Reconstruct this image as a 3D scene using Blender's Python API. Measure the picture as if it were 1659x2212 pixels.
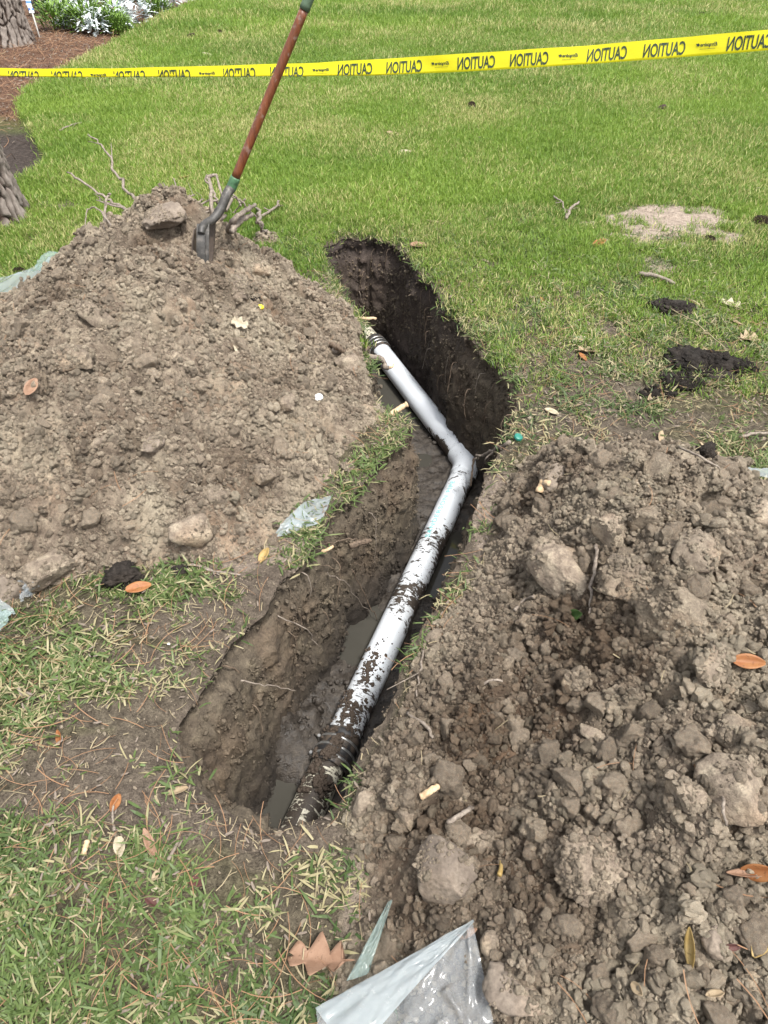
import bpy, bmesh, math, random
import numpy as np
from mathutils import Vector, Matrix, Euler

for o in list(bpy.data.objects):
    bpy.data.objects.remove(o)
random.seed(7)
RNG = np.random.default_rng(7)
R = math.radians
SC = bpy.context.scene
COL = SC.collection

# ------------------------------------------------------------------ camera
CAM_H, PITCH, FPX, CX, CY = 1.55, 42.0, 1533.7, 829.5, 1106.0
cam = bpy.data.cameras.new('camera')
cam_o = bpy.data.objects.new('camera', cam)
COL.objects.link(cam_o)
cam.sensor_fit = 'VERTICAL'
cam.sensor_height = 36.0
cam.lens = 36.0 * FPX / 2212.0
cam.clip_start = 0.05
cam.clip_end = 400
cam_o.location = (0, 0, CAM_H)
cam_o.rotation_euler = (R(90 - PITCH), 0, 0)
SC.camera = cam_o

# ------------------------------------------------------------------ sky and sun (bright overcast)
SUN_EL, SUN_AZ = 66.0, 140.0          # azimuth clockwise from +Y, so the light comes from the right
world = bpy.data.worlds.new('World')
SC.world = world
world.use_nodes = True
wn, wl = world.node_tree.nodes, world.node_tree.links
wn.clear()
w_out = wn.new('ShaderNodeOutputWorld')
w_bg = wn.new('ShaderNodeBackground')
w_sky = wn.new('ShaderNodeTexSky')
w_sky.sky_type = 'NISHITA'
w_sky.sun_disc = False
w_sky.sun_elevation = R(SUN_EL)
w_sky.sun_rotation = R(SUN_AZ)
w_sky.dust_density = 3.0
w_hs = wn.new('ShaderNodeHueSaturation')
w_hs.inputs['Saturation'].default_value = 0.22      # cloud cover: almost grey light
wl.new(w_sky.outputs[0], w_hs.inputs['Color'])
wl.new(w_hs.outputs[0], w_bg.inputs['Color'])
w_bg.inputs['Strength'].default_value = 0.09
wl.new(w_bg.outputs[0], w_out.inputs[0])
sun = bpy.data.lights.new('sun', 'SUN')
sun.energy = 1.5
sun.angle = R(10)
sun.color = (1.0, 0.965, 0.91)
sun_o = bpy.data.objects.new('sun', sun)
COL.objects.link(sun_o)
sd = Vector((math.sin(R(SUN_AZ)) * math.cos(R(SUN_EL)), math.cos(R(SUN_AZ)) * math.cos(R(SUN_EL)), math.sin(R(SUN_EL))))
sun_o.rotation_euler = sd.to_track_quat('Z', 'Y').to_euler()
sun_o.location = (4, 3, 8)
SC.view_settings.view_transform = 'Standard'
SC.view_settings.look = 'None'
SC.view_settings.gamma = 1.0
SC.view_settings.exposure = 1.90
SC.view_settings.use_curve_mapping = False
SC.render.engine = 'CYCLES'
SC.cycles.max_bounces = 6
SC.cycles.transparent_max_bounces = 8

# ------------------------------------------------------------------ projection helpers
SP, CP = math.sin(R(PITCH)), math.cos(R(PITCH))


def Wz(px, py, z):
    """world point at axial distance z along the view ray of a photo position"""
    u, v = (px - CX) / FPX, (py - CY) / FPX
    return Vector((u * z, z * (CP - v * SP), CAM_H - z * (SP + v * CP)))


def W(px, py, h=0.0):
    """world point at height h along the view ray of a photo position"""
    v = (py - CY) / FPX
    return Wz(px, py, (CAM_H - h) / (SP + v * CP))


def proj(x, y, z):
    zz = y * CP + (CAM_H - z) * SP
    zz = np.where(zz < 0.05, 0.05, zz)
    return CX + FPX * x / zz, CY + FPX * ((CAM_H - z) * CP - y * SP) / zz


def inframe(x, y, z, m=220):
    px, py = proj(x, y, z)
    return (px > -m) & (px < 1659 + m) & (py > -m * .4) & (py < 2212 + m) & (y * CP + (CAM_H - z) * SP > .1)


# ------------------------------------------------------------------ numpy noise
def _h(ix, iy, iz, s):
    with np.errstate(over='ignore'):
        n = ix.astype(np.uint32) * np.uint32(374761393) + iy.astype(np.uint32) * np.uint32(668265263) \
            + iz.astype(np.uint32) * np.uint32(2246822519) + np.uint32((s * 3266489917 + 12345) & 0xffffffff)
        n = (n ^ (n >> np.uint32(13))) * np.uint32(1274126177)
        n = (n ^ (n >> np.uint32(15))) * np.uint32(2246822519)
        n = n ^ (n >> np.uint32(16))
    return n.astype(np.float64) / 4294967295.0


def vn(x, y, z=None, seed=0):
    x = np.asarray(x, float); y = np.asarray(y, float)
    two = z is None
    fx, fy = np.floor(x), np.floor(y)
    ix, iy = fx.astype(np.int64), fy.astype(np.int64)
    tx, ty = x - fx, y - fy
    tx = tx * tx * (3 - 2 * tx); ty = ty * ty * (3 - 2 * ty)
    if two:
        k = np.zeros_like(ix)
        a = _h(ix, iy, k, seed) * (1 - tx) + _h(ix + 1, iy, k, seed) * tx
        b = _h(ix, iy + 1, k, seed) * (1 - tx) + _h(ix + 1, iy + 1, k, seed) * tx
        return (a * (1 - ty) + b * ty) * 2 - 1
    z = np.asarray(z, float)
    fz = np.floor(z); iz = fz.astype(np.int64); tz = z - fz; tz = tz * tz * (3 - 2 * tz)
    r = []
    for q in (0, 1):
        a = _h(ix, iy, iz + q, seed) * (1 - tx) + _h(ix + 1, iy, iz + q, seed) * tx
        b = _h(ix, iy + 1, iz + q, seed) * (1 - tx) + _h(ix + 1, iy + 1, iz + q, seed) * tx
        r.append(a * (1 - ty) + b * ty)
    return (r[0] * (1 - tz) + r[1] * tz) * 2 - 1


def fbm(x, y, z=None, f=1.0, oct=4, seed=0, gain=0.5):
    a, s, t = 1.0, 0.0, 0.0
    for i in range(oct):
        s = s + a * vn(x * f, y * f, None if z is None else z * f, seed + i * 17)
        t += a; a *= gain; f *= 2.03
    return s / t


def worley(x, y, f, seed=0):
    """dome profile of scattered cells (0..1) and a random value per cell"""
    x = x * f; y = y * f
    ix, iy = np.floor(x).astype(np.int64), np.floor(y).astype(np.int64)
    k = np.zeros_like(ix)
    best = np.full(x.shape, 9.0); rid = np.zeros(x.shape)
    for dx in (-1, 0, 1):
        for dy in (-1, 0, 1):
            jx, jy = ix + dx, iy + dy
            d = (jx + _h(jx, jy, k, seed) - x) ** 2 + (jy + _h(jx, jy, k, seed + 1) - y) ** 2
            m = d < best
            best = np.where(m, d, best)
            rid = np.where(m, _h(jx, jy, k, seed + 2), rid)
    return np.sqrt(np.clip(1 - best / .62, 0, 1)), rid


def worley_edge(x, y, f, seed=0):
    x = x * f; y = y * f
    ix, iy = np.floor(x).astype(np.int64), np.floor(y).astype(np.int64)
    k = np.zeros_like(ix)
    d1 = np.full(x.shape, 9.0); d2 = np.full(x.shape, 9.0); rid = np.zeros(x.shape)
    for dx in (-1, 0, 1):
        for dy in (-1, 0, 1):
            jx, jy = ix + dx, iy + dy
            d = np.sqrt((jx + _h(jx, jy, k, seed) - x) ** 2 + (jy + _h(jx, jy, k, seed + 1) - y) ** 2)
            m = d < d1
            d2 = np.where(m, d1, np.minimum(d2, d))
            rid = np.where(m, _h(jx, jy, k, seed + 2), rid)
            d1 = np.where(m, d, d1)
    return d2 - d1, rid


def sstep(a, b, x):
    t = np.clip((x - a) / (b - a), 0, 1)
    return t * t * (3 - 2 * t)


# ------------------------------------------------------------------ object helpers
def mk(name, verts, faces, mat=None, parent=None, smooth=True, origin=None, kind=None, attrs=None, uv=None, keep=None):
    """one mesh object; vertices are given in world space, origin becomes the object's location"""
    verts = np.asarray(verts, float).reshape(-1, 3)
    if origin is None:
        if parent is not None:
            origin = parent_world(parent)
        else:
            origin = ((verts[:, 0].min() + verts[:, 0].max()) / 2, (verts[:, 1].min() + verts[:, 1].max()) / 2, verts[:, 2].min())
    origin = np.array(origin, float)
    me = bpy.data.meshes.new(name)
    loc = verts - origin
    if isinstance(faces, np.ndarray):
        nf, k = faces.shape
        me.vertices.add(len(loc)); me.vertices.foreach_set('co', loc.astype(np.float32).ravel())
        me.loops.add(nf * k); me.loops.foreach_set('vertex_index', faces.astype(np.int32).ravel())
        me.polygons.add(nf); me.polygons.foreach_set('loop_start', np.arange(0, nf * k, k, dtype=np.int32))
        me.update(calc_edges=True)
    else:
        me.from_pydata([tuple(v) for v in loc], [], [tuple(f) for f in faces])
        me.update()
    if smooth:
        me.polygons.foreach_set('use_smooth', np.ones(len(me.polygons), bool))
    if mat:
        for m in (mat if isinstance(mat, (list, tuple)) else [mat]):
            me.materials.append(m)
    for k, a in (attrs or {}).items():
        at = me.attributes.new(k, 'FLOAT', 'POINT')
        at.data.foreach_set('value', np.asarray(a, np.float32))
    if uv is not None:
        ul = me.uv_layers.new(name='UVMap')
        li = np.zeros(len(me.loops), np.int32); me.loops.foreach_get('vertex_index', li)
        ul.data.foreach_set('uv', np.asarray(uv, np.float32)[li].ravel())
    me.validate()
    o = bpy.data.objects.new(name, me)
    COL.objects.link(o)
    if parent is not None:
        o.parent = parent
        o.location = Vector(origin) - Vector(parent_world(parent))
    else:
        o.location = origin
    if kind:
        o['kind'] = kind
    return o


def parent_world(p):
    v = Vector(p.location)
    while p.parent is not None:
        p = p.parent
        v = v + Vector(p.location)
    return tuple(v)


def tag(o, label=None, cat=None, group=None, kind=None):
    if label: o['label'] = label
    if cat: o['category'] = cat
    if group: o['group'] = group
    if kind: o['kind'] = kind
    return o


def thing(name, loc, label, cat, group=None):
    o = bpy.data.objects.new(name, None)
    o.empty_display_size = .05
    COL.objects.link(o)
    o.location = loc
    return tag(o, label, cat, group)


def grid_faces(nu, nv, wrap=False):
    """faces of an nu x nv vertex grid (index = i*nv + j)"""
    i = np.arange(nu if wrap else nu - 1)
    j = np.arange(nv - 1)
    I, J = np.meshgrid(i, j, indexing='ij')
    I2 = (I + 1) % nu
    return np.stack([I * nv + J, I2 * nv + J, I2 * nv + J + 1, I * nv + J + 1], -1).reshape(-1, 4)


def catmull(P, n):
    P = [np.array(p, float) for p in P]
    P = [2 * P[0] - P[1]] + P + [2 * P[-1] - P[-2]]
    out = []
    for k in range(1, len(P) - 2):
        for t in np.linspace(0, 1, n, endpoint=False):
            a, b, c, d = P[k - 1], P[k], P[k + 1], P[k + 2]
            out.append(.5 * (2 * b + (c - a) * t + (2 * a - 5 * b + 4 * c - d) * t * t + (3 * b - a - 3 * c + d) * t ** 3))
    out.append(P[-2])
    return np.array(out)


def tube(path, rad, nseg=10, caps=True):
    """verts, faces(list) of a tube along a path"""
    path = np.asarray(path, float)
    n = len(path)
    rad = np.broadcast_to(np.asarray(rad, float), (n,))
    T = np.gradient(path, axis=0)
    T /= np.linalg.norm(T, axis=1, keepdims=True) + 1e-12
    up = np.array([0, 0, 1.0]) if abs(T[0][2]) < .9 else np.array([1.0, 0, 0])
    N = np.cross(T[0], up); N /= np.linalg.norm(N)
    V = []
    A = np.linspace(0, 2 * np.pi, nseg, endpoint=False)
    for k in range(n):
        N = N - T[k] * np.dot(N, T[k]); N /= np.linalg.norm(N) + 1e-12
        B = np.cross(T[k], N)
        V.append(path[k] + rad[k] * (np.cos(A)[:, None] * N + np.sin(A)[:, None] * B))
    V = np.concatenate(V)
    F = []
    for k in range(n - 1):
        for a in range(nseg):
            b = (a + 1) % nseg
            F.append((k * nseg + a, k * nseg + b, (k + 1) * nseg + b, (k + 1) * nseg + a))
    if caps:
        F.append(tuple(range(nseg))[::-1])
        F.append(tuple((n - 1) * nseg + a for a in range(nseg)))
    return V, F


class MB:
    """collects several shapes into one mesh"""
    def __init__(s): s.v, s.f, s.n = [], [], 0

    def add(s, v, f):
        v = np.asarray(v, float)
        s.v.append(v)
        s.f += [tuple(int(i) + s.n for i in q) for q in f]
        s.n += len(v)

    def build(s, name, mat, parent=None, **k):
        return mk(name, np.concatenate(s.v), s.f, mat, parent, **k)


# ------------------------------------------------------------------ materials
class NT:
    def __init__(s, name):
        s.m = bpy.data.materials.new(name)
        s.m.use_nodes = True
        s.t = s.m.node_tree
        s.b = s.t.nodes['Principled BSDF']
        s.o = s.t.nodes['Material Output']

    def n(s, typ, **k):
        q = s.t.nodes.new(typ)
        for a, v in k.items(): setattr(q, a, v)
        return q

    def l(s, a, b): s.t.links.new(a, b)

    def put(s, sock, v):
        if hasattr(v, 'is_output') or isinstance(v, bpy.types.NodeSocket): s.l(v, sock)
        else: sock.default_value = v

    def coord(s, kind='Object'): return s.n('ShaderNodeTexCoord').outputs[kind]

    def pos(s): return s.n('ShaderNodeNewGeometry').outputs['Position']

    def noise(s, co, scale, detail=4, rough=.55, dist=0.0):
        q = s.n('ShaderNodeTexNoise')
        s.l(co, q.inputs['Vector'])
        q.inputs['Scale'].default_value = scale; q.inputs['Detail'].default_value = detail
        q.inputs['Roughness'].default_value = rough; q.inputs['Distortion'].default_value = dist
        return q.outputs[0]

    def voro(s, co, scale, feature='F1'):
        q = s.n('ShaderNodeTexVoronoi', feature=feature)
        s.l(co, q.inputs['Vector']); q.inputs['Scale'].default_value = scale
        return q.outputs[0]

    def scale(s, co, v, rot=(0, 0, 0)):
        q = s.n('ShaderNodeMapping')
        s.l(co, q.inputs[0]); q.inputs['Scale'].default_value = v; q.inputs['Rotation'].default_value = rot
        return q.outputs[0]

    def ramp(s, fac, stops, interp='LINEAR'):
        q = s.n('ShaderNodeValToRGB')
        q.color_ramp.interpolation = interp
        e = q.color_ramp.elements
        while len(e) > 1: e.remove(e[0])
        for k, (p, c) in enumerate(stops):
            el = e[0] if k == 0 else e.new(p)
            el.position = p
            c = c if isinstance(c, (tuple, list)) else (c, c, c)
            el.color = (*c, 1)
        s.l(fac, q.inputs[0])
        return q.outputs[0]

    def mix(s, fac, a, b, mode='MIX'):
        q = s.n('ShaderNodeMix', data_type='RGBA', blend_type=mode)
        s.put(q.inputs[0], fac)
        for sock, v in ((q.inputs[6], a), (q.inputs[7], b)):
            if isinstance(v, tuple): sock.default_value = (*v, 1) if len(v) == 3 else v
            else: s.l(v, sock)
        return q.outputs[2]

    def math(s, op, a, b=0.0, clamp=False):
        q = s.n('ShaderNodeMath', operation=op, use_clamp=clamp)
        s.put(q.inputs[0], a); s.put(q.inputs[1], b)
        return q.outputs[0]

    def attr(s, name, inst=False):
        q = s.n('ShaderNodeAttribute', attribute_name=name)
        if inst: q.attribute_type = 'INSTANCER'
        return q.outputs['Fac']

    def rnd(s): return s.n('ShaderNodeObjectInfo').outputs['Random']

    def bump(s, h, strength=.5, dist=.01):
        q = s.n('ShaderNodeBump')
        q.inputs['Strength'].default_value = strength; q.inputs['Distance'].default_value = dist
        s.l(h, q.inputs['Height'])
        if s.b.inputs['Normal'].is_linked:
            s.l(s.b.inputs['Normal'].links[0].from_socket, q.inputs['Normal'])
        s.l(q.outputs[0], s.b.inputs['Normal'])

    def set(s, **k):
        for a, v in k.items():
            sock = s.b.inputs[a.replace('_', ' ')]
            if isinstance(v, tuple): sock.default_value = (*v, 1) if len(v) == 3 else v
            else: s.put(sock, v)
        return s


def soil_mat(name, tones, bump=.8, fine=260, rough=.95, vary=.25, spec=.2, inst=None):
    """tones: dark, mid, light, warm"""
    q = NT(name)
    co = q.coord()
    big = q.noise(co, 3.5, 4, .6)
    med = q.noise(co, 26, 5, .65)
    c = q.ramp(med, [(.30, tones[0]), (.47, tones[1]), (.68, tones[2])])
    warm = q.ramp(q.noise(q.scale(co, (1, 1, 1), (.4, .9, .2)), 5.5, 4, .6), [(.50, 0.0), (.66, 1.0)])
    c = q.mix(q.math('MULTIPLY', warm, .65), c, tones[3])
    grain = q.ramp(q.noise(co, fine, 3, .7), [(.3, .62), (.7, 1.28)])
    c = q.mix(1.0, c, grain, 'MULTIPLY')
    c = q.mix(q.math('MULTIPLY', q.ramp(big, [(.42, 1.0), (.62, 0.0)]), .45), c, tones[0])
    if vary:
        r = q.rnd()
        c = q.mix(1.0, c, q.ramp(r, [(0, 1 - vary), (1, 1 + vary)]), 'MULTIPLY')
    if inst is not None:                      # moisture: damp soil is darker, dusty dry soil paler and yellower
        c = q.mix(q.attr('damp', inst), c, q.mix(1.0, c, (.40, .35, .315), 'MULTIPLY'))
        c = q.mix(q.attr('dust', inst), c, q.mix(.5, c, (.56, .50, .37)))
    q.set(Base_Color=c, Roughness=rough, Specular_IOR_Level=spec)
    q.bump(q.noise(co, fine, 4, .75), bump, .005)
    q.bump(q.noise(co, 70, 5, .75), bump, .010)
    return q.m


SOIL = ((.165, .130, .100), (.400, .330, .252), (.530, .460, .345), (.450, .325, .220))
SHADED_BASE = ((.075, .057, .043), (.215, .170, .128), (.390, .325, .242), (.320, .222, .148))  # heap sheet darker than its crumbs: crevice shade put into the colour
M = {}
M['mound'] = soil_mat('dry_soil_crevice_shade', SHADED_BASE, vary=0, inst=False)
M['crumb'] = soil_mat('soil_crumb', SOIL, vary=.42, inst=True)
M['clod'] = soil_mat('soil_clod', ((.15, .117, .09), (.33, .27, .205), (.45, .385, .285), (.38, .275, .185)), vary=.22, fine=170)
M['pale_clod'] = soil_mat('pale_clay', ((.18, .143, .108), (.34, .28, .208), (.46, .39, .29), (.40, .29, .19)), vary=.12, fine=140)
M['grey_clod'] = soil_mat('moist_grey_clay', ((.13, .104, .083), (.205, .168, .133), (.275, .23, .182), (.235, .18, .13)), vary=.1, fine=120, rough=.8, bump=.3)
M['dark_sod'] = soil_mat('black_topsoil', ((.014, .012, .010), (.032, .026, .022), (.062, .052, .044), (.045, .034, .026)), vary=.25, fine=160)


def simple(name, col, rough=.6, spec=.4, n_scale=0, n_amt=.3, bump=0, **k):
    q = NT(name)
    c = col
    if n_scale:
        co = q.coord()
        nz = q.noise(co, n_scale, 4, .6)
        c = q.mix(1.0, q.ramp(nz, [(.25, 1 - n_amt), (.75, 1 + n_amt)]), col, 'MULTIPLY')
        if bump: q.bump(nz, bump, .004)
    q.set(Base_Color=c, Roughness=rough, Specular_IOR_Level=spec, **k)
    return q.m


# ground sheet
q = NT('lawn_soil')
co = q.pos()
n1 = q.noise(co, 2.2, 5, .65); n2 = q.noise(co, 38, 5, .7); n3 = q.noise(co, 190, 3, .7)
earth = q.ramp(n2, [(.3, (.060, .047, .037)), (.5, (.115, .092, .072)), (.72, (.175, .143, .112))])
thatch = q.ramp(n2, [(.3, (.040, .034, .022)), (.5, (.085, .074, .046)), (.72, (.165, .145, .090))])
far = q.ramp(n2, [(.3, (.06, .12, .016)), (.55, (.14, .22, .035)), (.75, (.22, .29, .06))])
c = q.mix(q.attr('far'), thatch, far)
c = q.mix(q.attr('bare'), c, earth)
sandc = q.ramp(n2, [(.32, (.19, .15, .12)), (.5, (.34, .275, .22)), (.7, (.43, .36, .295))])
c = q.mix(q.attr('sand'), c, sandc)
mul = q.ramp(q.noise(q.scale(co, (1, 1, 1)), 60, 5, .75), [(.3, (.045, .024, .016)), (.5, (.115, .064, .042)), (.7, (.20, .125, .085))])
c = q.mix(q.attr('mulch'), c, mul)
bedc = q.ramp(n2, [(.3, (.030, .023, .020)), (.5, (.055, .043, .037)), (.7, (.10, .082, .07))])
c = q.mix(q.attr('bed'), c, bedc)
c = q.mix(1.0, c, q.ramp(n3, [(.3, .65), (.7, 1.3)]), 'MULTIPLY')
q.set(Base_Color=c, Roughness=.95, Specular_IOR_Level=.15)
q.bump(n3, .9, .009); q.bump(n2, .8, .02)
M['ground'] = q.m

# trench wall: black topsoil over brown clay, by real depth
q = NT('trench_wall_soil')
co = q.pos()
sep = q.n('ShaderNodeSeparateXYZ'); q.l(co, sep.inputs[0])
zz = q.math('ADD', sep.outputs[2], q.math('MULTIPLY', q.math('SUBTRACT', q.noise(co, 6, 4, .6), .5), .28))
n2 = q.noise(co, 22, 5, .7); n3 = q.noise(co, 150, 4, .7)
streak = q.noise(q.scale(co, (24, 24, 6)), 1.0, 5, .65, .6)
top = q.ramp(n2, [(.3, (.020, .016, .014)), (.55, (.048, .037, .031)), (.75, (.085, .066, .054))])
clay = q.ramp(n2, [(.25, (.045, .035, .026)), (.5, (.100, .080, .057)), (.75, (.185, .152, .105))])
red = q.ramp(streak, [(.3, (.060, .044, .033)), (.7, (.155, .115, .077))])
clay = q.mix(q.ramp(q.noise(co, 4.5, 3, .6), [(.48, 0.0), (.62, .8)]), clay, red)
fac = q.ramp(zz, [(0, 0.0), (1, 1.0)])
mr = q.n('ShaderNodeMapRange'); q.l(zz, mr.inputs[0])
mr.inputs[1].default_value = -.20; mr.inputs[2].default_value = -.08
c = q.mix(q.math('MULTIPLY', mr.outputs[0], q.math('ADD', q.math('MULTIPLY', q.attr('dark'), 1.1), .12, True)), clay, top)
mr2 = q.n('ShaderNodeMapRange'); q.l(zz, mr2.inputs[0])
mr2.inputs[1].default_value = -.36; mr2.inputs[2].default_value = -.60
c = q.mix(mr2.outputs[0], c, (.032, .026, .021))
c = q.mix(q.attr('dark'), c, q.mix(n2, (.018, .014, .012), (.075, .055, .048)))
c = q.mix(1.0, c, q.ramp(n3, [(.3, .65), (.7, 1.3)]), 'MULTIPLY')
q.set(Base_Color=c, Roughness=.8, Specular_IOR_Level=.3)
q.bump(n3, .6, .006); q.bump(streak, .4, .006); q.bump(n2, .6, .014)
M['wall'] = q.m

q = NT('trench_floor_mud')
co = q.pos()
n2 = q.noise(co, 30, 5, .7); n3 = q.noise(co, 170, 4, .7)
c = q.ramp(n2, [(.3, (.018, .015, .012)), (.5, (.042, .034, .027)), (.72, (.085, .071, .056))])
c = q.mix(1.0, c, q.ramp(n3, [(.3, .7), (.7, 1.25)]), 'MULTIPLY')
q.set(Base_Color=c, Roughness=q.ramp(n2, [(.35, .25), (.6, .7)]), Specular_IOR_Level=.5)
q.bump(n3, .5, .005); q.bump(n2, .6, .02)
M['mud'] = q.m

q = NT('muddy_water')
co = q.pos()
q.set(Base_Color=q.mix(q.noise(co, 5, 3), (.038, .036, .030), (.062, .058, .049)), Roughness=.045, Specular_IOR_Level=.6, IOR=1.33)
q.bump(q.noise(co, 9, 2), .03, .004)
M['water'] = q.m


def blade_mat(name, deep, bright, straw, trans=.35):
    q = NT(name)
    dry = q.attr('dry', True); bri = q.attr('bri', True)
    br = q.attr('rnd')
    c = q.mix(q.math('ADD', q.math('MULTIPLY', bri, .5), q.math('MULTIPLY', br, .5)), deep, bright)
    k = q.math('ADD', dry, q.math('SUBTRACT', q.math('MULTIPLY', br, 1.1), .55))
    c = q.mix(q.ramp(k, [(.42, 0.0), (.62, 1.0)]), c, straw)
    q.set(Base_Color=c, Roughness=.5, Specular_IOR_Level=.35)
    tr = q.n('ShaderNodeBsdfTranslucent'); q.l(c, tr.inputs['Color'])
    ms = q.n('ShaderNodeMixShader'); ms.inputs[0].default_value = trans
    q.l(q.b.outputs[0], ms.inputs[1]); q.l(tr.outputs[0], ms.inputs[2]); q.l(ms.outputs[0], q.o.inputs[0])
    return q.m


M['grass_near'] = blade_mat('coarse_grass_blade', (.040, .074, .022), (.165, .225, .070), (.37, .325, .185))
M['grass_far'] = blade_mat('lawn_grass_blade', (.080, .165, .022), (.270, .380, .060), (.47, .44, .19), .4)


def leaf_mat(name, a, b, vein=None):
    q = NT(name)
    co = q.coord()
    c = q.mix(q.ramp(q.noise(co, 45, 4, .6), [(.35, 0.0), (.65, 1.0)]), a, b)
    c = q.mix(q.ramp(q.noise(co, 160, 2, .6), [(.62, 0.0), (.7, .6)]), c, tuple(x * .45 for x in a))
    q.set(Base_Color=c, Roughness=.55, Specular_IOR_Level=.35)
    tr = q.n('ShaderNodeBsdfTranslucent'); q.l(c, tr.inputs['Color'])
    ms = q.n('ShaderNodeMixShader'); ms.inputs[0].default_value = .2
    q.l(q.b.outputs[0], ms.inputs[1]); q.l(tr.outputs[0], ms.inputs[2]); q.l(ms.outputs[0], q.o.inputs[0])
    return q.m


M['leaf_tan'] = leaf_mat('tan_dead_leaf', (0.311, 0.229, 0.141), (0.407, 0.318, 0.207))
M['leaf_pale'] = leaf_mat('pale_dead_leaf', (0.407, 0.348, 0.244), (0.488, 0.422, 0.311))
M['leaf_orange'] = leaf_mat('orange_dead_leaf', (0.266, 0.096, 0.033), (0.340, 0.155, 0.059))
M['leaf_brown'] = leaf_mat('brown_dead_leaf', (0.244, 0.141, 0.089), (0.311, 0.192, 0.126))
M['leaf_dark'] = leaf_mat('dark_red_dead_leaf', (.085, .035, .032), (.13, .06, .05))
M['leaf_green'] = leaf_mat('green_leaf', (.045, .095, .025), (.07, .13, .035))
M['leaf_yellow'] = leaf_mat('yellow_dead_leaf', (0.340, 0.229, 0.074), (0.407, 0.296, 0.126))
M['silver'] = simple('silver_felted_leaf', (.62, .67, .67), .8, .2)
M['shrub'] = simple('fresh_green_leaf', (.15, .25, .045), .5, .3)
M['shrub_dark'] = simple('dark_green_leaf', (.04, .095, .025), .4, .4)


def wood_mat(name, dark, light, sc=(30, 30, 4), rough=.75):
    q = NT(name)
    co = q.coord()
    nz = q.noise(q.scale(co, sc), 4.0, 5, .65, .4)
    c = q.ramp(nz, [(.3, dark), (.68, light)])
    q.set(Base_Color=c, Roughness=rough, Specular_IOR_Level=.25)
    q.bump(nz, .5, .004)
    return q.m


M['stick'] = wood_mat('weathered_twig', (.10, .078, .062), (.30, .255, .21))
M['root'] = wood_mat('soil_stained_root', (.055, .040, .030), (.21, .155, .11))
M['bare_wood'] = wood_mat('fresh_split_wood', (.36, .235, .13), (.60, .46, .30))
q = NT('pine_bark')
co = q.coord()
nz = q.noise(q.scale(co, (1, 1, .4)), 45, 5, .7)
c = q.mix(nz, (.13, .105, .090), (.30, .265, .235))
c = q.mix(q.attr('plate'), (.040, .026, .019), c)
q.set(Base_Color=c, Roughness=.95, Specular_IOR_Level=.15)
q.bump(nz, .8, .01)
M['bark'] = q.m
M['needle'] = simple('pine_needle', (.235, .135, .075), .7, .25, 3, .5)
M['chip'] = simple('grey_wood_chip', (.19, .155, .125), .9, .2, 30, .5)
M['straw'] = simple('dead_grass_stem', (.26, .215, .135), .85, .2, 8, .6)
M['cone'] = simple('pine_cone_scale', (.060, .040, .030), .7, .3, 60, .6)


def plastic_mat(name, tint, opac, rough=.16):
    q = NT(name)
    co = q.coord()
    dirt = q.ramp(q.noise(co, 55, 5, .75), [(.60, 0.0), (.72, 1.0)])
    c = q.mix(q.math('MULTIPLY', dirt, .55), tint, (.40, .34, .27))
    q.set(Base_Color=c, Roughness=rough, Specular_IOR_Level=.8)
    tr = q.n('ShaderNodeBsdfTransparent'); tr.inputs[0].default_value = (.93, .96, .97, 1)
    tl = q.n('ShaderNodeBsdfTranslucent'); tl.inputs[0].default_value = (*tint, 1)
    m1 = q.n('ShaderNodeMixShader'); m1.inputs[0].default_value = .35
    q.l(q.b.outputs[0], m1.inputs[1]); q.l(tl.outputs[0], m1.inputs[2])
    m2 = q.n('ShaderNodeMixShader')
    q.l(q.math('ADD', q.math('MULTIPLY', dirt, .25), opac, True), m2.inputs[0])
    q.l(tr.outputs[0], m2.inputs[1]); q.l(m1.outputs[0], m2.inputs[2]); q.l(m2.outputs[0], q.o.inputs[0])
    return q.m


M['plastic'] = plastic_mat('translucent_plastic_film', (.60, .64, .67), .30, .11)
M['plastic_milky'] = plastic_mat('milky_plastic_film', (.55, .61, .63), .44, .16)
M['plastic_green'] = plastic_mat('greenish_plastic_film', (.42, .55, .52), .45)

# ------------------------------------------------------------------ terrain
RIM_PX = [(700, 530), (725, 515), (760, 506), (800, 507), (845, 518), (880, 545), (905, 575), (935, 610), (955, 640), (985, 680),
          (1005, 705), (1035, 745), (1075, 785), (1110, 815), (1118, 850), (1108, 900), (1092, 950), (1068, 985), (1052, 1010),
          (1045, 1050), (1030, 1090), (1012, 1140), (995, 1190), (972, 1240), (945, 1290), (905, 1360), (868, 1425), (845, 1485),
          (822, 1540), (798, 1590), (768, 1640), (745, 1690), (715, 1735), (672, 1762), (630, 1772), (585, 1776), (535, 1770),
          (490, 1745), (440, 1705), (405, 1655), (385, 1605), (375, 1555), (400, 1505), (450, 1440), (515, 1355), (570, 1295),
          (592, 1255), (640, 1212), (690, 1152), (722, 1092), (770, 1042), (808, 1000), (860, 948), (888, 908), (868, 890),
          (838, 868), (815, 835), (803, 790), (790, 745), (786, 700), (765, 660), (738, 630), (716, 580)]
rim0 = np.array([W(x, y, 0.0)[:2] for x, y in RIM_PX])


def smooth_closed(P, step):
    n = len(P)
    Q = [P[(i) % n] for i in range(-1, n + 2)]
    out = []
    for k in range(1, n + 1):
        a, b, c, d = Q[k - 1], Q[k], Q[k + 1], Q[(k + 2)] if k + 2 < len(Q) else P[1]
        m = max(2, int(np.linalg.norm(c - b) / step))
        for t in np.linspace(0, 1, m, endpoint=False):
            out.append(.5 * (2 * b + (c - a) * t + (2 * a - 5 * b + 4 * c - d) * t * t + (3 * b - a - 3 * c + d) * t ** 3))
    return np.array(out)


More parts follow.
